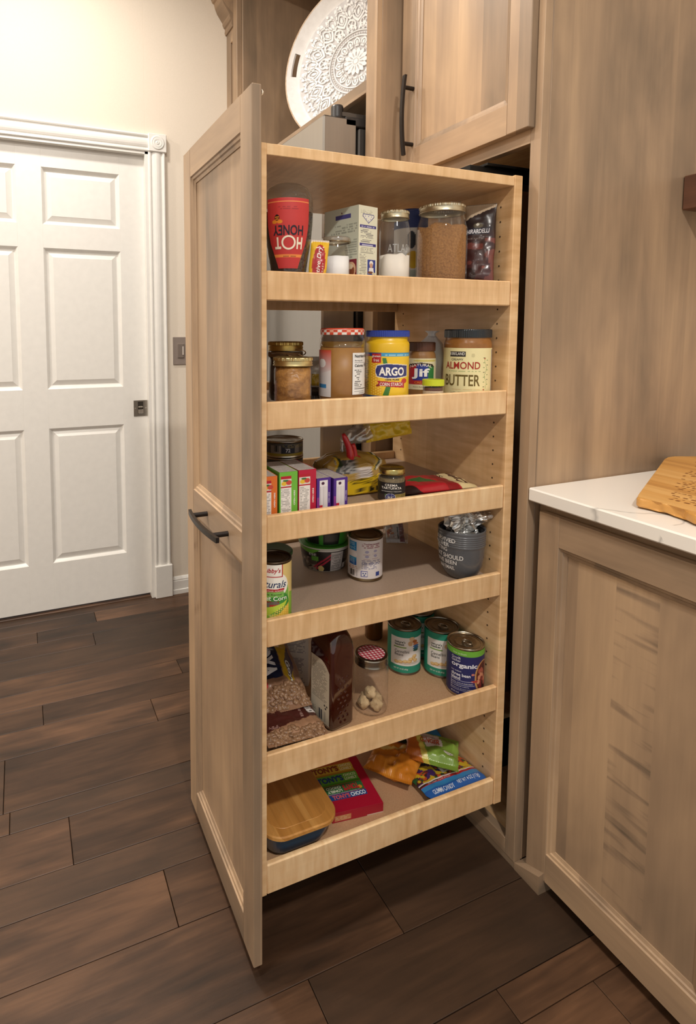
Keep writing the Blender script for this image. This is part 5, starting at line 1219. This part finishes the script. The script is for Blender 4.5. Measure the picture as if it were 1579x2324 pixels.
text(t, o, [('GOYA', -.034, -.014, .008, .088, {'rot': -90, 'bold': .05})], mp, 'e3e2e2')
text(t, o, [('Goya', .028, -.040, .038, .018, {'rot': -90, 'bold': .03})], mp, 'e8e4dc')
bean_part(t, 'beans', 120, (-.053, -.082, .053, -.036), .0076, pinto, mp, T, 27, o)

t = item('drink_carton', 'cream carton with purple small print behind the bean bags', 'carton', -.150, -.4310, 4, -.15)
bx = t.add('box', cbox((-.030, -.0315, 0), (.030, .0315, .150), .0008), flat('d2c9bb', .55))
pr = Pr(-.031, .031, .002, .149, 'd8cfc2', .001); pr.lines(-.026, .095, .026, .145, .0042, '6c6670', .65, 3, .15); pr.lines(-.026, .036, .022, .080, .004, '7a6a78', .65, 5, .15); pr.lines(-.014, .010, .024, .016, .003, '6a626a', .7, 6, .05)
fpx = pr.obj(t, 'print_panel', planemap((.030, 0, 0), (0, 1, 0), (0, 0, 1)), parent=bx)
text(t, fpx, [('PLANET OATS', -.020, .0815, .020, .0855)], planemap((.030, 0, 0), (0, 1, 0), (0, 0, 1), .0009), '5c4a6a') if False else None
text(t, fpx, [('RECYCLABLE', -.016, .0195, .018, .0240, {'bold': .01})], planemap((.030, 0, 0), (0, 1, 0), (0, 0, 1), .0009), '544a54')

t = Th('syrup_bottle', 'large square amber syrup bottle with cream back label', 'bottle', (.0165, -.4285, FLR[4] + .0003), .18)
def sq(hx, hy, rc, z, n=8):
    return np.array([(x, y, z) for x, y in rrect(2 * hx, 2 * hy, rc, n)])
secs = [(.030, .026, .012, .0), (.035, .030, .013, .003), (.0385, .0322, .009, .010), (.0385, .0322, .009, .182), (.0375, .0315, .012, .196), (.0345, .0295, .016, .209), (.029, .026, .019, .220), (.022, .021, .019, .229), (.016, .016, .0155, .235), (.0155, .0155, .0150, .238)]
P = np.array([sq(*s) for s in secs]); nu = P.shape[1]
V = np.vstack([P.reshape(-1, 3), [[0, 0, .0]], [[0, 0, .238]]]); Fc = [[k * nu + i, k * nu + (i + 1) % nu, (k + 1) * nu + (i + 1) % nu, (k + 1) * nu + i] for k in range(len(secs) - 1) for i in range(nu)] + [[(i + 1) % nu, i, len(V) - 2] for i in range(nu)] + [[(len(secs) - 1) * nu + i, (len(secs) - 1) * nu + (i + 1) % nu, len(V) - 1] for i in range(nu)]
t.add('bottle', (V, Fc), flat('3a120a', .10, spec=.7, coat=.5, name='amber_syrup'), smooth=True)
t.add('cap', lathe([(.017, .236), (.0175, .237), (.0175, .253), (.016, .255), (1e-4, .255)], 40), flat('2a1a16', .4), smooth=True)
# honeycomb studs moulded into the side that looks into the room
st = []
for i in range(10):
    for j in range(3 if i % 2 else 2):
        m = lathe([(.0036, 0), (.0030, .0005), (1e-4, .0006)], 6); v = m[0]
        st.append((np.stack([.0386 + v[:, 2], (j - (1 if i % 2 else .5)) * .012 + v[:, 0], .018 + i * .0115 + v[:, 1]], 1), m[1]))
t.add('honeycomb_relief', join(*st), flat('3a120a', .10, spec=.7, coat=.5, name='amber_syrup'), smooth=False)
pr = Pr(-.030, .032, .012, .160, 'c9bda6', .0009)
pr.lines(-.026, .062, .026, .150, .0036, '6a6258', .7, 4, .25); pr.bars(-.008, .016, .022, .040, '3a3a44'); pr.lines(-.028, .030, -.012, .042, .003, '7a7268', .6, 6, .1); pr.rect(.013, .045, .028, .060, 'c9bda6')
for q in range(3): a_ = q * 2.094 + .5; pr.ell(.020 + .0042 * math.cos(a_), .053 + .0042 * math.sin(a_), .0024, .0024, '2c2a2a')
keep = pr.v < .160 - .022 * np.clip((pr.u + .0) / .032, 0, 1) ** 2 - .0
pr.m(~keep, '4a1c10')
pr.obj(t, 'label', planemap((0, -.0322, 0), (1, 0, 0), (0, 0, 1), .0006))

t = item('gingham_jar', 'nearly empty glass jar with red gingham lid', 'jar', .0125, -.3259, 4)
jar_glass(t, .0382, .112, .90, .90)
lo = screw_lid(t, .0370, .1125, .0205, metal('a9a294', .24, 'steel_band'), knurled=False)
pr = Pr(-.031, .031, -.031, .031, 'b3263a', .0009)
ca, sa = math.cos(.5), math.sin(.5); a1 = (pr.u * ca + pr.v * sa) / .0042 % 2 < 1; b1 = (-pr.u * sa + pr.v * ca) / .0042 % 2 < 1
pr.m(a1 & b1, 'efe6e2'); pr.m(a1 ^ b1, 'cf6470'); pr.m(~a1 & ~b1, 'a01c34')
out_ = (pr.u ** 2 + pr.v ** 2) > .0305 ** 2
pr.u = np.where(out_, pr.u * .0305 / np.sqrt(pr.u ** 2 + pr.v ** 2 + 1e-9), pr.u); pr.v = np.where(out_, pr.v * 1.0, pr.v)
rr_ = np.sqrt(pr.u ** 2 + pr.v ** 2); sc_ = np.where(rr_ > .0302, .0302 / np.maximum(rr_, 1e-9), 1)
pr.u *= sc_; pr.v *= sc_
pr.obj(t, 'gingham_disc', lambda u, v: np.stack([u, v, np.full_like(u, .1336)], 1), parent=lo)
figm = noisy('dried_fig_flesh', '8a6a44', 'c2a274', 260, .85, .8, .003, 6, 'c9ae84'); figs = noisy('dried_fig_skin', 'b09066', 'd6bc92', 60, .8, .6, .003)
for k, (dx, dy, dz, rz, tl) in enumerate(((.010, -.015, .018, .3, 1.25), (.013, .013, .018, 1.0, .9), (-.012, -.012, .013, 2.0, .5), (-.001, .000, .036, .2, 1.1), (-.014, .014, .014, 3.0, .7))):
    ph = facing(.0125, -.3259); X_, Y_ = .0125 + dx * math.cos(ph) - dy * math.sin(ph), -.3259 + dx * math.sin(ph) + dy * math.cos(ph)
    f_ = Th('dried_fig', 'pale dried fig half lying inside the gingham-lidded jar', 'fig', (X_, Y_, FLR[4] + dz - .003), group='dried figs in the jar', rot=(tl * .5, tl, ph + rz * .6))
    b = f_.add('skin', lathe([(.0135, .0), (.0138, .003), (.011, .008), (.005, .0115), (.0015, .013), (1e-4, .016)], 18, lambda a, z, k=k: 1 + .10 * np.cos(4 * a + k) + .05 * np.cos(9 * a)), figs, smooth=True)
    f_.add('cut_face', lathe([(1e-4, -.0012), (.008, -.0008), (.0125, .0005), (.0136, .0)], 18, lambda a, z, k=k: 1 + .10 * np.cos(4 * a + k) + .05 * np.cos(9 * a)), figm, b, smooth=True)

def cannellini(x, y, r, label, yaw):
    t = item('bean_can', label, 'can', x, y, 4, yaw, 'cannellini bean cans')
    h = .1255; can(t, r, h, metal('8d877c', .3, 'dull_can_end'), tin, 1.2)
    mp, mp2 = cylmap(r * .976, 0), cylmap(r * .976, 0, .001); w = r * pi * .97
    pr = Pr(-w, w, .006, h - .006, '2e8f74', .0011)
    pr.rect(-.032, .025, .06, .102, 'e6e1da'); pr.rect(-.024, .0735, .008, .0775, '7a9a4c')
    for (cu, cv, ru, rv, c) in ((.022, .099, .007, .006, 'd9b58a'), (.018, .087, .006, .007, 'cfa678'), (.030, .092, .007, .0045, 'a8622c'), (.033, .085, .008, .004, 'c87a4c'), (.034, .079, .009, .0035, '3a6ca8'), (.034, .073, .009, .0035, '2f6f8c'), (.033, .068, .008, .003, '2c5a4a')): pr.ell(cu, cv, ru, rv, c)
    pr.ell(.012, .033, .030, .004, 'c9bfb4')
    for (cu, cv) in ((-.016, .034), (-.006, .036), (.006, .038), (.016, .038), (.026, .046), (.032, .040), (.030, .052), (.020, .044)): pr.ell(cu, cv, .0062, .0045, 'c99a58'); pr.ell(cu - .0008, cv + .0008, .0048, .0032, 'e3c48a')
    lb = pr.obj(t, 'label', mp)
    text(t, lb, [("nature's", -.020, .0875, .0055, .0935, {'bold': .015}), ('basket', -.020, .0805, .0030, .0870, {'bold': .015})], mp2, '2c3a2c')
    text(t, lb, [('Cannellini', -.020, .0605, .0150, .0685), ('Beans', -.020, .0525, .0010, .0595)], mp2, '2a2a2a')
    text(t, lb, [('NET WT 15 OZ (425g)', -.022, .0135, .013, .0185, {'bold': .01})], mp2, 'e6efe8')
    return t
cannellini(-.0918, -.1607, .0415, 'cannellini bean can nearest the gingham jar', -.06)
cannellini(-.0450, -.0830, .0420, 'cannellini bean can between two other cans, next to the navy can', -.10)
cannellini(-.1380, -.0825, .0400, 'cannellini bean can behind the other two cannellini cans', .15)
t = item('three_bean_can', 'navy can of three bean blend with lime green top band', 'can', .0418, -.0835, 4, -.05)
r, h = .0428, .1270; can(t, r, h, metal('b5ab9a', .26, 'bright_can_end'), tin, 1.0)
mp, mp2 = cylmap(r * .976, 0), cylmap(r * .976, 0, .001)
pr = Pr(-.131, .131, .006, h - .006, '28295e', .001); pr.rect(-.2, .107, .2, .121, '6fae3c')
bowl = ((pr.u - .050) / .026) ** 2 + ((pr.v - .052) / .042) ** 2 < 1; pr.m(bowl, 'b98a54'); inn = ((pr.u - .051) / .023) ** 2 + ((pr.v - .052) / .039) ** 2 < 1; pr.m(inn, '5a2420')
for k in range(26):
    a_ = k * 2.4; q = .9 * math.sqrt(k / 26); pr.ell(.051 + .020 * q * math.cos(a_), .052 + .036 * q * math.sin(a_), .0042, .0058, ('7a2a2c', 'c98a6c', 'a8584a', '3a1c20')[k % 4])
pr.ell(.020, .062, .004, .0025, 'c97a6c'); pr.ell(.024, .044, .009, .003, 'a83a34'); pr.rect(-.031, .0185, .024, .0193, 'b9b9d0'); pr.rect(-.031, .0325, .024, .0332, 'b9b9d0'); pr.rect(-.031, .0425, .020, .0432, 'b9b9d0'); pr.rect(-.031, .0185, -.0302, .0432, 'b9b9d0')
lb = pr.obj(t, 'label', mp)
text(t, lb, [('low sodium', -.026, .1105, .004, .1150)], mp2, 'dcebc8')
text(t, lb, [('Good&', -.030, .0975, -.008, .1035), ('Gather', -.030, .0900, -.008, .0965), ('organic', -.030, .0745, .030, .0885, {'bold': .03}), ('low sodium', -.030, .0655, -.006, .0690), ('three bean', -.030, .0545, .014, .0625, {'bold': .02}), ('blend', -.030, .0455, -.008, .0535, {'bold': .02}), ('kidney, pinto & black beans', -.029, .0355, .020, .0395), ('no artificial colors,', -.029, .0275, .012, .0308), ('flavors or preservatives', -.029, .0215, .020, .0248), ('NET WT 15 OZ', -.030, .0105, -.010, .0140)], mp2, 'e6e6ee')
t = item('amber_jar', 'amber glass jar half hidden behind the cannellini cans', 'jar', -.2450, -.1500, 4)
t.add('glass', lathe([(1e-4, 0), (.022, 0), (.0245, .004), (.0245, .075), (.020, .084), (.020, .088)], 30), flat('6a4018', .15), smooth=True)
t.add('cap', lathe([(.0215, .085), (.0220, .098), (.0205, .1), (1e-4, .1)], 30), flat('a8843c', .3, .7), smooth=True)

# ------------------------------------------------------------------ bottom tray
bam = wood('bamboo', ('8a5a24', 'b98240', 'd3a15c'), 'X', stave=.014, stave_amt=.16, grain=.28, blotch=.25, rough=.4, gscale=140, rnd=1)
t = Th('food_container', 'dark blue food container with bamboo lid', 'container', (.0045, -.5255, FLR[5] + .0003), 0)
def rr_loft(secs):
    P = np.array([np.array([(x, y, z) for x, y in rrect(w, d_, rc, 8)]) for w, d_, rc, z in secs]); nu = P.shape[1]; m_ = len(secs)
    return P.reshape(-1, 3), [[k * nu + i, k * nu + (i + 1) % nu, (k + 1) * nu + (i + 1) % nu, (k + 1) * nu + i] for k in range(m_ - 1) for i in range(nu)] + [list(range(nu))[::-1], [(m_ - 1) * nu + i for i in range(nu)]]
t.add('body', rr_loft([(.090, .110, .028, 0), (.112, .126, .032, .004), (.124, .134, .034, .012), (.160, .154, .036, .058), (.166, .158, .036, .066)]), flat('34506a', .3, coat=.2, name='slate_blue_plastic'), smooth=False)
lo = t.add('lid', rr_loft([(.172, .162, .040, .0662), (.178, .166, .042, .0685), (.178, .166, .042, .0755), (.174, .162, .040, .0785)]), bam, smooth=False)
t.add('lid_field', rr_loft([(.140, .128, .030, .0783), (.138, .126, .029, .0792)]), bam, lo)

t = Th('chocolate_box', 'flat red gift box printed with rows of chocolate bars', 'box', (-.0353, -.3616, FLR[5] + .0003), math.radians(-7.6))
W, D, H = .122, .150, .031
bx = t.add('box', cbox((-D / 2, -W / 2, 0), (D / 2, W / 2, H), .0008), flat('a81630', .35))
pr = Pr(-W / 2, W / 2, -D / 2, D / 2, 'ad1733', .0011)
rowsc = [(.060, 'c8622e', .018), (.032, 'd9b53c', .029), (.001, '63ad34', .030), (-.026, '2d6b3c', .026), (-.043, '1f4a8a', .016)]
for (v0, c, hh) in rowsc: pr.poly([(-W / 2, v0), (.038, v0), (.040, v0 + hh), (-W / 2, v0 + hh)], c)
pr.rect(-W / 2, .032, .04, .037, 'b98a1c'); pr.rect(-W / 2, .001, .04, .006, '3f8a26'); pr.ell(.030, -.018, .005, .005, 'd98a2c'); pr.lines(-.06, -.026, .034, -.022, .004, '9ab0c8', .6, 4, .1)
pt = pr.obj(t, 'top_print', lambda u, v: np.stack([-v, u, np.full_like(u, H + .0004)], 1), foilp(), bx)
tm = lambda u, v: np.stack([-v, u, np.full_like(u, H + .0010)], 1)
B3 = {'bold': .05}
text(t, pt, [("TONY'S", -.062, .040, .002, .058, B3)], tm, '8a3a1c'); text(t, pt, [('CHOCO', .005, .0500, .036, .0585, B3), ('LONELY', .005, .0395, .036, .048, B3)], tm, 'efe2a8')
text(t, pt, [("TONY'S", -.062, .009, .002, .027, B3)], tm, '223c7c'); text(t, pt, [('CHOCO', .005, .0190, .036, .0275, B3), ('LONELY', .005, .0085, .036, .017, B3)], tm, 'd9efb8')
text(t, pt, [("TONY'S", -.010, -.022, .028, -.004, {'bold': .05, 'rot': 180})], tm, 'b3262c'); text(t, pt, [('LONELY', -.05, -.022, -.014, -.014, {'bold': .05, 'rot': 180}), ('CHOCO', -.05, -.012, -.014, -.004, {'bold': .05, 'rot': 180})], tm, 'c8d0b8')
text(t, pt, [('CHOCO', .000, -.041, .036, -.029, B3)], tm, 'd9e2ee'); text(t, pt, [("TONY'S", -.044, -.041, -.002, -.029, B3)], tm, 'cf5a66')
pr = Pr(-W / 2, W / 2, 0, H, 'a81630', .0011); pr.rect(-.055, .004, -.016, .021, 'c98a5c'); pr.lines(-.053, .006, -.018, .019, .005, 'e0c0a0', .6, 3, .1); pr.rect(.022, .0, W / 2, .0025, 'e0cfc0')
pr.obj(t, 'front_print', lambda u, v: np.stack([np.full_like(u, D / 2 + .0004), u, v], 1), foilp(), bx)

t = Th('gummy_candy_bag', 'blue and red gummy candy bag lying along the bottom tray lip', 'bag', (.0270, -.1250, FLR[5] + .0003), 0)
pr = Pr(-.082, .082, -.055, .055, '2a62b0', .0011)
pr.m(pr.v > -.022 + .00 * pr.u, 'b3262c'); pr.m(pr.v > -.012 + .06 * np.sin(pr.u * 18) * .1, '3a2a24'); pr.blobs(-.09, -.010, .09, .06, .009, ['8a2c30', 'c8502c', '2c5a34', '4a2c6a', 'cfae2c'], 3, .62); pr.m((pr.v < -.020) & (pr.v > -.034), '3a8ac8'); pr.m(np.abs(pr.v + .012) < .0012, 'e8e0dc')
pr.poly([(-.004, .018), (.042, .022), (.044, .002), (-.006, -.002)], 'e3dedb'); pr.poly([(.045, .010), (.06, .016), (.080, -.004), (.076, -.008), (.056, -.002)], 'd8b62a')
T = frame((0, 0, .016), (.0, 1, 0), (-1, 0, -.10))
o, mp = pouch(t, 'bag', .164, .110, .014, pr, T, foilp(), seed=71, wr=.0016, wsc=.03, seal=.004, square=4)
text(t, o, [('GUMMI CANDY', -.064, -.048, -.006, -.038, {'bold': .01}), ('NET WT 4 OZ (113g)', .006, -.047, .068, -.036, {'bold': .01})], mp, 'dfe9f4')
text(t, o, [('the happy world of fruit', -.060, -.0195, .004, -.0150)], mp, 'e8d0cc'); text(t, o, [('Eat your', .002, .0105, .030, .0160, {'bold': .01}), ('favorites!', .002, .0025, .032, .0080, {'bold': .01})], mp, '2a2428')

t = Th('blue_candy_bag', 'bright blue bag leaning against the end panel behind the green bag', 'bag', (-.110, -.0830, FLR[5] + .0003), 0)
pr = Pr(-.045, .045, -.05, .05, '2a72b8', .0016); pr.rect(-.05, .022, .05, .05, '1f3f8c'); pr.lines(-.03, .008, .03, .016, .005, 'b8d4e8', .6, 3, .1); pr.rect(-.05, -.05, .05, -.01, '2f86c4')
pouch(t, 'bag', .080, .100, .020, pr, frame((0, 0, .034), (0, 1, 0), (-.80, 0, .50)), foilp(), seed=73, wr=.002)
t = Th('dark_green_bag', 'dark green crumpled bag at the back beside the orange bag', 'bag', (-.145, -.1700, FLR[5] + .0003), 0)
pr = Pr(-.045, .045, -.03, .03, '24402a', .002); pr.blobs(-.05, -.03, .05, .03, .015, ['1a2e20', '2f5434'], 3, .6)
pouch(t, 'bag', .110, .070, .035, pr, frame((0, 0, .024), (.2, 1, .05), (-.9, 0, .3)), foilp(), seed=75, wr=.006, wsc=.016)
t = Th('orange_snack_bag', 'crumpled orange snack bag with torn cream top edge', 'bag', (-.0440, -.2160, FLR[5] + .0080), 0)
pr = Pr(-.062, .062, -.070, .070, 'c87a24', .0014); pr.blobs(-.07, -.07, .07, .07, .03, ['cf852c'], 3, .55); pr.m(np.abs(pr.v - .030 - .014 * np.sin(pr.u * 50)) < .006 + .003 * np.sin(pr.u * 120), 'cfae62'); pr.m(pr.v > .044 + .014 * np.sin(pr.u * 50), 'b9642a')
pouch(t, 'bag', .118, .122, .046, pr, frame((0, 0, .028), (.80, .60, .02), (-.60, .80, .04)), foilp(), seed=77, wr=.011, wsc=.030, seal=.006)
t = Th('ginger_snack_bag', 'lime green snack bag with white label lying across the candy bag', 'bag', (-.016, -.1270, FLR[5] + .034), 0)
pr = Pr(-.060, .060, -.048, .048, '7a9a3c', .0012); pr.blobs(-.06, -.05, .06, .05, .025, ['86a646'], 3, .55); pr.poly([(-.060, .048), (-.040, .048), (-.010, -.048), (-.060, -.048)], 'bf6a2a'); pr.poly([(-.050, .048), (-.036, .048), (-.004, -.048), (-.018, -.048)], 'd8c85c'); pr.poly([(-.034, .046), (.014, .046), (.022, .004), (-.014, -.006)], 'dcd2cc'); pr.ell(.036, -.010, .011, .006, 'e6e2dc'); pr.lines(.028, -.012, .044, -.008, .003, '4a4a44', .7, 3, .1)
T = frame((0, 0, .020), (.62, .78, -.10), (-.78, .62, .12))
o, mp = pouch(t, 'bag', .124, .096, .030, pr, T, foilp(), seed=79, wr=.004, wsc=.024)
text(t, o, [('GINGER', -.030, .006, .016, .020, {'bold': .03})], mp, 'b8502c'); text(t, o, [('crystallized', -.026, .023, .014, .029)], mp, '4a3a34')

# ------------------------------------------------------------------ on the worktop and in the niche
t = Th('cutting_board', 'engraved bamboo cutting board with a wavy end on the worktop', 'board', (.33, .30, .9143), 0)
def bT(P): return P
bo = [(.335, .070), (.352, .078), (.366, .082), (.378, .0795), (.396, .0825), (.412, .0800), (.424, .070), (.440, .062), (.470, .060), (.520, .078), (.60, .15), (.58, .30), (.50, .44), (.40, .545), (.300, .575), (.215, .555), (.168, .520), (.140, .475), (.138, .452), (.150, .425), (.318, .090), (.325, .074)]
bo = [(x - .33, y - .30) for x, y in bo]
bv, bf = prism(bo, .0, .018)
def tilt(P): P = P.copy(); P[:, 2] += .003 + np.clip(P[:, 1] + .23, 0, 1) * .03; return P
bbm = bmesh.new(); vs = [bbm.verts.new(p) for p in tilt(bv)]; [bbm.faces.new([vs[i] for i in q]) for q in bf]
bmesh.ops.bevel(bbm, geom=bbm.edges[:], offset=.004, segments=3, profile=.5, affect='EDGES'); bmesh.ops.triangulate(bbm, faces=bbm.faces[:]); bbm.verts.index_update()
brd = t.add('board', (np.array([v.co[:] for v in bbm.verts]), [[v.index for v in f.verts] for f in bbm.faces]), wood('board_bamboo', ('a8743a', 'c8924c', 'dcae6c'), 'X', stave=.02, stave_amt=.25, grain=.2, blotch=.3, rough=.4, gscale=120, rnd=1)); bbm.free()
rg = random.Random(3); V = []; Fc = []
for k in range(30):
    v0 = -.20 + k * .0135
    x0, x1 = -.005 - (v0 + .20) * .43 + .03, .20 - (v0 + .20) * .1
    if rg.random() < .25: continue
    u = x0 + rg.uniform(0, .03)
    while u < x1 - .02:
        w = rg.uniform(.003, .011); hh = rg.choice((.0035, .005, .0065))
        n0 = len(V)
        for (a_, b_) in ((0, 0), (w, 0), (w, hh), (0, hh)): V.append((u + a_ * .95, v0 + b_ + a_ * .08, 0.0185))
        Fc.append([n0, n0 + 1, n0 + 2, n0 + 3]) if rg.random() < .55 else Fc.extend([[n0, n0 + 1, n0 + 2]])
        u += w + rg.uniform(.0015, .009)
        if rg.random() < .08: u += rg.uniform(.01, .04)
t.add('engraving', (tilt(np.array(V)), Fc), flat('8a5626', .8), brd, label='burnt engraved marks')

# carved white tray leaning in the niche
tc_c = np.array((-.9218, .1793, 2.2765)); n_ = np.array((.5032, -.8608, .0762)); n_ /= np.linalg.norm(n_)
tu = np.cross(Z, n_); tu /= np.linalg.norm(tu); tv = np.cross(n_, tu)
RT = .303
t = Th('carved_tray', 'round white carved wooden tray leaning in the niche', 'tray', tuple(tc_c - tv * RT), world=True)
TT = lambda P: tc_c + P[:, :1] * tu + P[:, 1:2] * tv + P[:, 2:3] * n_
tw_ = noisy('whitewashed_wood', 'e6e3e0', 'f3f1ef', 30, .6, .15, .001); tb_ = noisy('worn_rim_wood', 'b89878', 'd8c4ac', 50, .8, .2, .002)
tfl = noisy('grey_washed_backing', 'c4c2c2', 'd6d4d4', 40, .7, .1, .001)
v, f = lathe([(1e-4, -.012), (RT * .85, -.012), (RT * .86, -.004), (1e-4, -.004)], 64); t.add('base', (TT(v), f), tfl, smooth=False)
hole = lambda a, z: 1.0
def rim_ring(r0, r1, z0, z1, z2):
    return lathe([(r0, z0), (r1, z1), (r1 + .004, z1), (r1 + .004, z1 - .006), (r0 + .003, z2), (r0, z0)], 96)
# flared rim with two hand holes: cut the ring into a band of quads and skip those inside the holes
na, nr_ = 180, 10; P = []; ang_ = np.linspace(0, 2 * pi, na, endpoint=False)
for side in (0, 1):
    for k in range(nr_ + 1):
        q = k / nr_; r = RT * (.855 + .145 * q); z = -.004 + .030 * q ** 1.3 - side * .008
        P.append(np.stack([r * np.cos(ang_), r * np.sin(ang_), np.full(na, z)], 1))
P = np.array(P); Fc = []; m1 = nr_ + 1
def inhole(i, k):
    a_ = (ang_[i] + pi / na) % (2 * pi); q = (k + .5) / nr_
    return .30 < q < .72 and any(abs((a_ - c + pi) % (2 * pi) - pi) < .155 for c in (2.95, 2.95 - pi))
for side in (0, 1):
    for k in range(nr_):
        for i in range(na):
            if not inhole(i, k):
                b = side * m1; j = (i + 1) % na; Fc.append([(b + k) * na + i, (b + k) * na + j, (b + k + 1) * na + j, (b + k + 1) * na + i])
t.add('rim', (TT(P.reshape(-1, 3)), Fc), tw_, smooth=True)
v, f = lathe([(RT * .995, .019), (RT * 1.004, .026), (RT * 1.018, .026), (RT * 1.022, .020), (RT * 1.012, .014), (RT * .995, .017)], 96); t.add('rim_edge', (TT(v), f), tb_, smooth=True)
# mandala relief: rings, petals, scallops, beads as raised carving
def flatshape(pts, z=.0015): 
    n = len(pts); V = np.array([(x, y, -.004) for x, y in pts] + [(x, y, z) for x, y in pts]); return V, [list(range(n, 2 * n))] + [[i, (i + 1) % n, (i + 1) % n + n, i + n] for i in range(n)]
def ringshape(r0, r1, z=.0015, n=96):
    return lathe([(r0, -.004), (r0, z), (r1, z), (r1, -.004)], n)
def petal(r0, r1, w, a0, tip=1.0, z=.0015):
    s = np.linspace(0, 1, 9); L = [(r0 + (r1 - r0) * q, w * math.sin(pi * min(1, q * .98)) ** .8 * (1 if q < .6 else 1)) for q in s]
    pts = [(x, y) for x, y in L] + [(x, -y) for x, y in L[::-1][1:-1]]
    c, s_ = math.cos(a0), math.sin(a0); return [(c * x - s_ * y, s_ * x + c * y) for x, y in pts]
def outline(pts, wd, z=.0015):
    n = len(pts); P = np.array(pts); c = P.mean(0); I = c + (P - c) * (1 - wd / np.linalg.norm(P - c, axis=1, keepdims=True).mean())
    V = np.array([(x, y, -.004) for x, y in P] + [(x, y, z) for x, y in P] + [(x, y, z) for x, y in I] + [(x, y, -.004) for x, y in I])
    return V, [[k * n + i, k * n + (i + 1) % n, (k + 1) * n + (i + 1) % n, (k + 1) * n + i] for k in range(3) for i in range(n)]
S = []
S.append(lathe([(1e-4, .004), (.009, .004), (.011, .002), (.013, -.004)], 24))
for k in range(14): S.append(flatshape(petal(.010, .052, .0095, 2 * pi * k / 14), .003))
for k in range(16): a_ = 2 * pi * k / 16; S.append(outline(petal(.056, .092, .013, a_), .0055)); S.append(flatshape(petal(.064, .082, .0042, a_)))
S += [ringshape(.094, .0975, .002), ringshape(.114, .1175, .002)]
for k in range(64): a_ = 2 * pi * k / 64; v, f = lathe([(1e-4, .0025), (.0022, .002), (.003, -.004)], 8); S.append((v + np.array([.1055 * math.cos(a_), .1055 * math.sin(a_), 0]), f))
for k in range(16):
    a_ = 2 * pi * (k + .5) / 16
    S.append(outline(petal(.118, .172, .021, a_), .0068)); S.append(flatshape(petal(.124, .150, .0055, a_)))
    for d_ in (-.075, .075): S.append(outline(petal(.136, .160, .0065, a_ + d_ * .9), .0030))
for k in range(16):
    a_ = 2 * pi * k / 16
    S.append(outline(petal(.150, .240, .030, a_), .0078)); S.append(outline(petal(.165, .215, .015, a_), .0040)); S.append(flatshape(petal(.175, .200, .0050, a_)))
    for d_ in (-.10, .10): S.append(flatshape(petal(.205, .226, .0055, a_ + d_ * .8))); S.append(flatshape(petal(.186, .204, .0045, a_ + d_)))
    for d_ in (-.045, .0, .045): S.append(flatshape(petal(.226, .248, .006, a_ + d_)))
for k in range(16):
    a_ = 2 * pi * (k + .5) / 16
    S.append(outline(petal(.172, .236, .022, a_), .0062)); S.append(flatshape(petal(.182, .208, .0055, a_)))
    for d_ in (-.06, .06): S.append(flatshape(petal(.212, .240, .0050, a_ + d_)))
    for d_ in (-.13, -.04, .04, .13): S.append(flatshape(petal(.120, .136, .0038, a_ + d_)))
for k in range(32): a_ = 2 * pi * k / 32; S.append(flatshape(petal(.240, .254, .0055, a_))); S.append(flatshape(petal(.056, .072, .0028, a_ + .098)))
v, f = join(*S); t.add('carving', (TT(v), f), flat('f4f2f0', .5, name='white_carving'), label='white mandala carving')

# ------------------------------------------------------------------ bring every grocery to its own height above the tray floor
HF = {'foil_pouch': None, 'dried_fig': None, 'food_container': .90, 'chocolate_box': .72, 'gummy_candy_bag': None, 'snack_bag': .60, 'rice_bag': .50, 'evaporated_milk_can': .893, 'noodle_bowl': .85, 'fish_tin': .855,
      'bean_can': .928, 'three_bean_can': .937, 'gingham_jar': .95, 'pinto_bean_bag': .80, 'blue_band_bean_bag': .95, 'syrup_bottle': .93, 'orange_snack_bag': .85, 'ginger_snack_bag': .9, 'dark_green_bag': .8, 'blue_candy_bag': .85}
for o in list(bpy.data.objects):
    if o.parent or o.type != 'EMPTY' or not (-.34 < o.location.x < .1 and -.62 < o.location.y < -.03) or o.name == 'pull_out_pantry': continue
    k = o.name.split('.')[0]
    if k in HF:
        if HF[k]: o.scale = (1, 1, HF[k])
        continue
    h = max(v.co.z for c in bpy.data.objects if c.type == 'MESH' and (c.parent == o or (c.parent and c.parent.parent == o)) for v in c.data.vertices)
    o.scale = (1, 1, 1 - .020 / h)
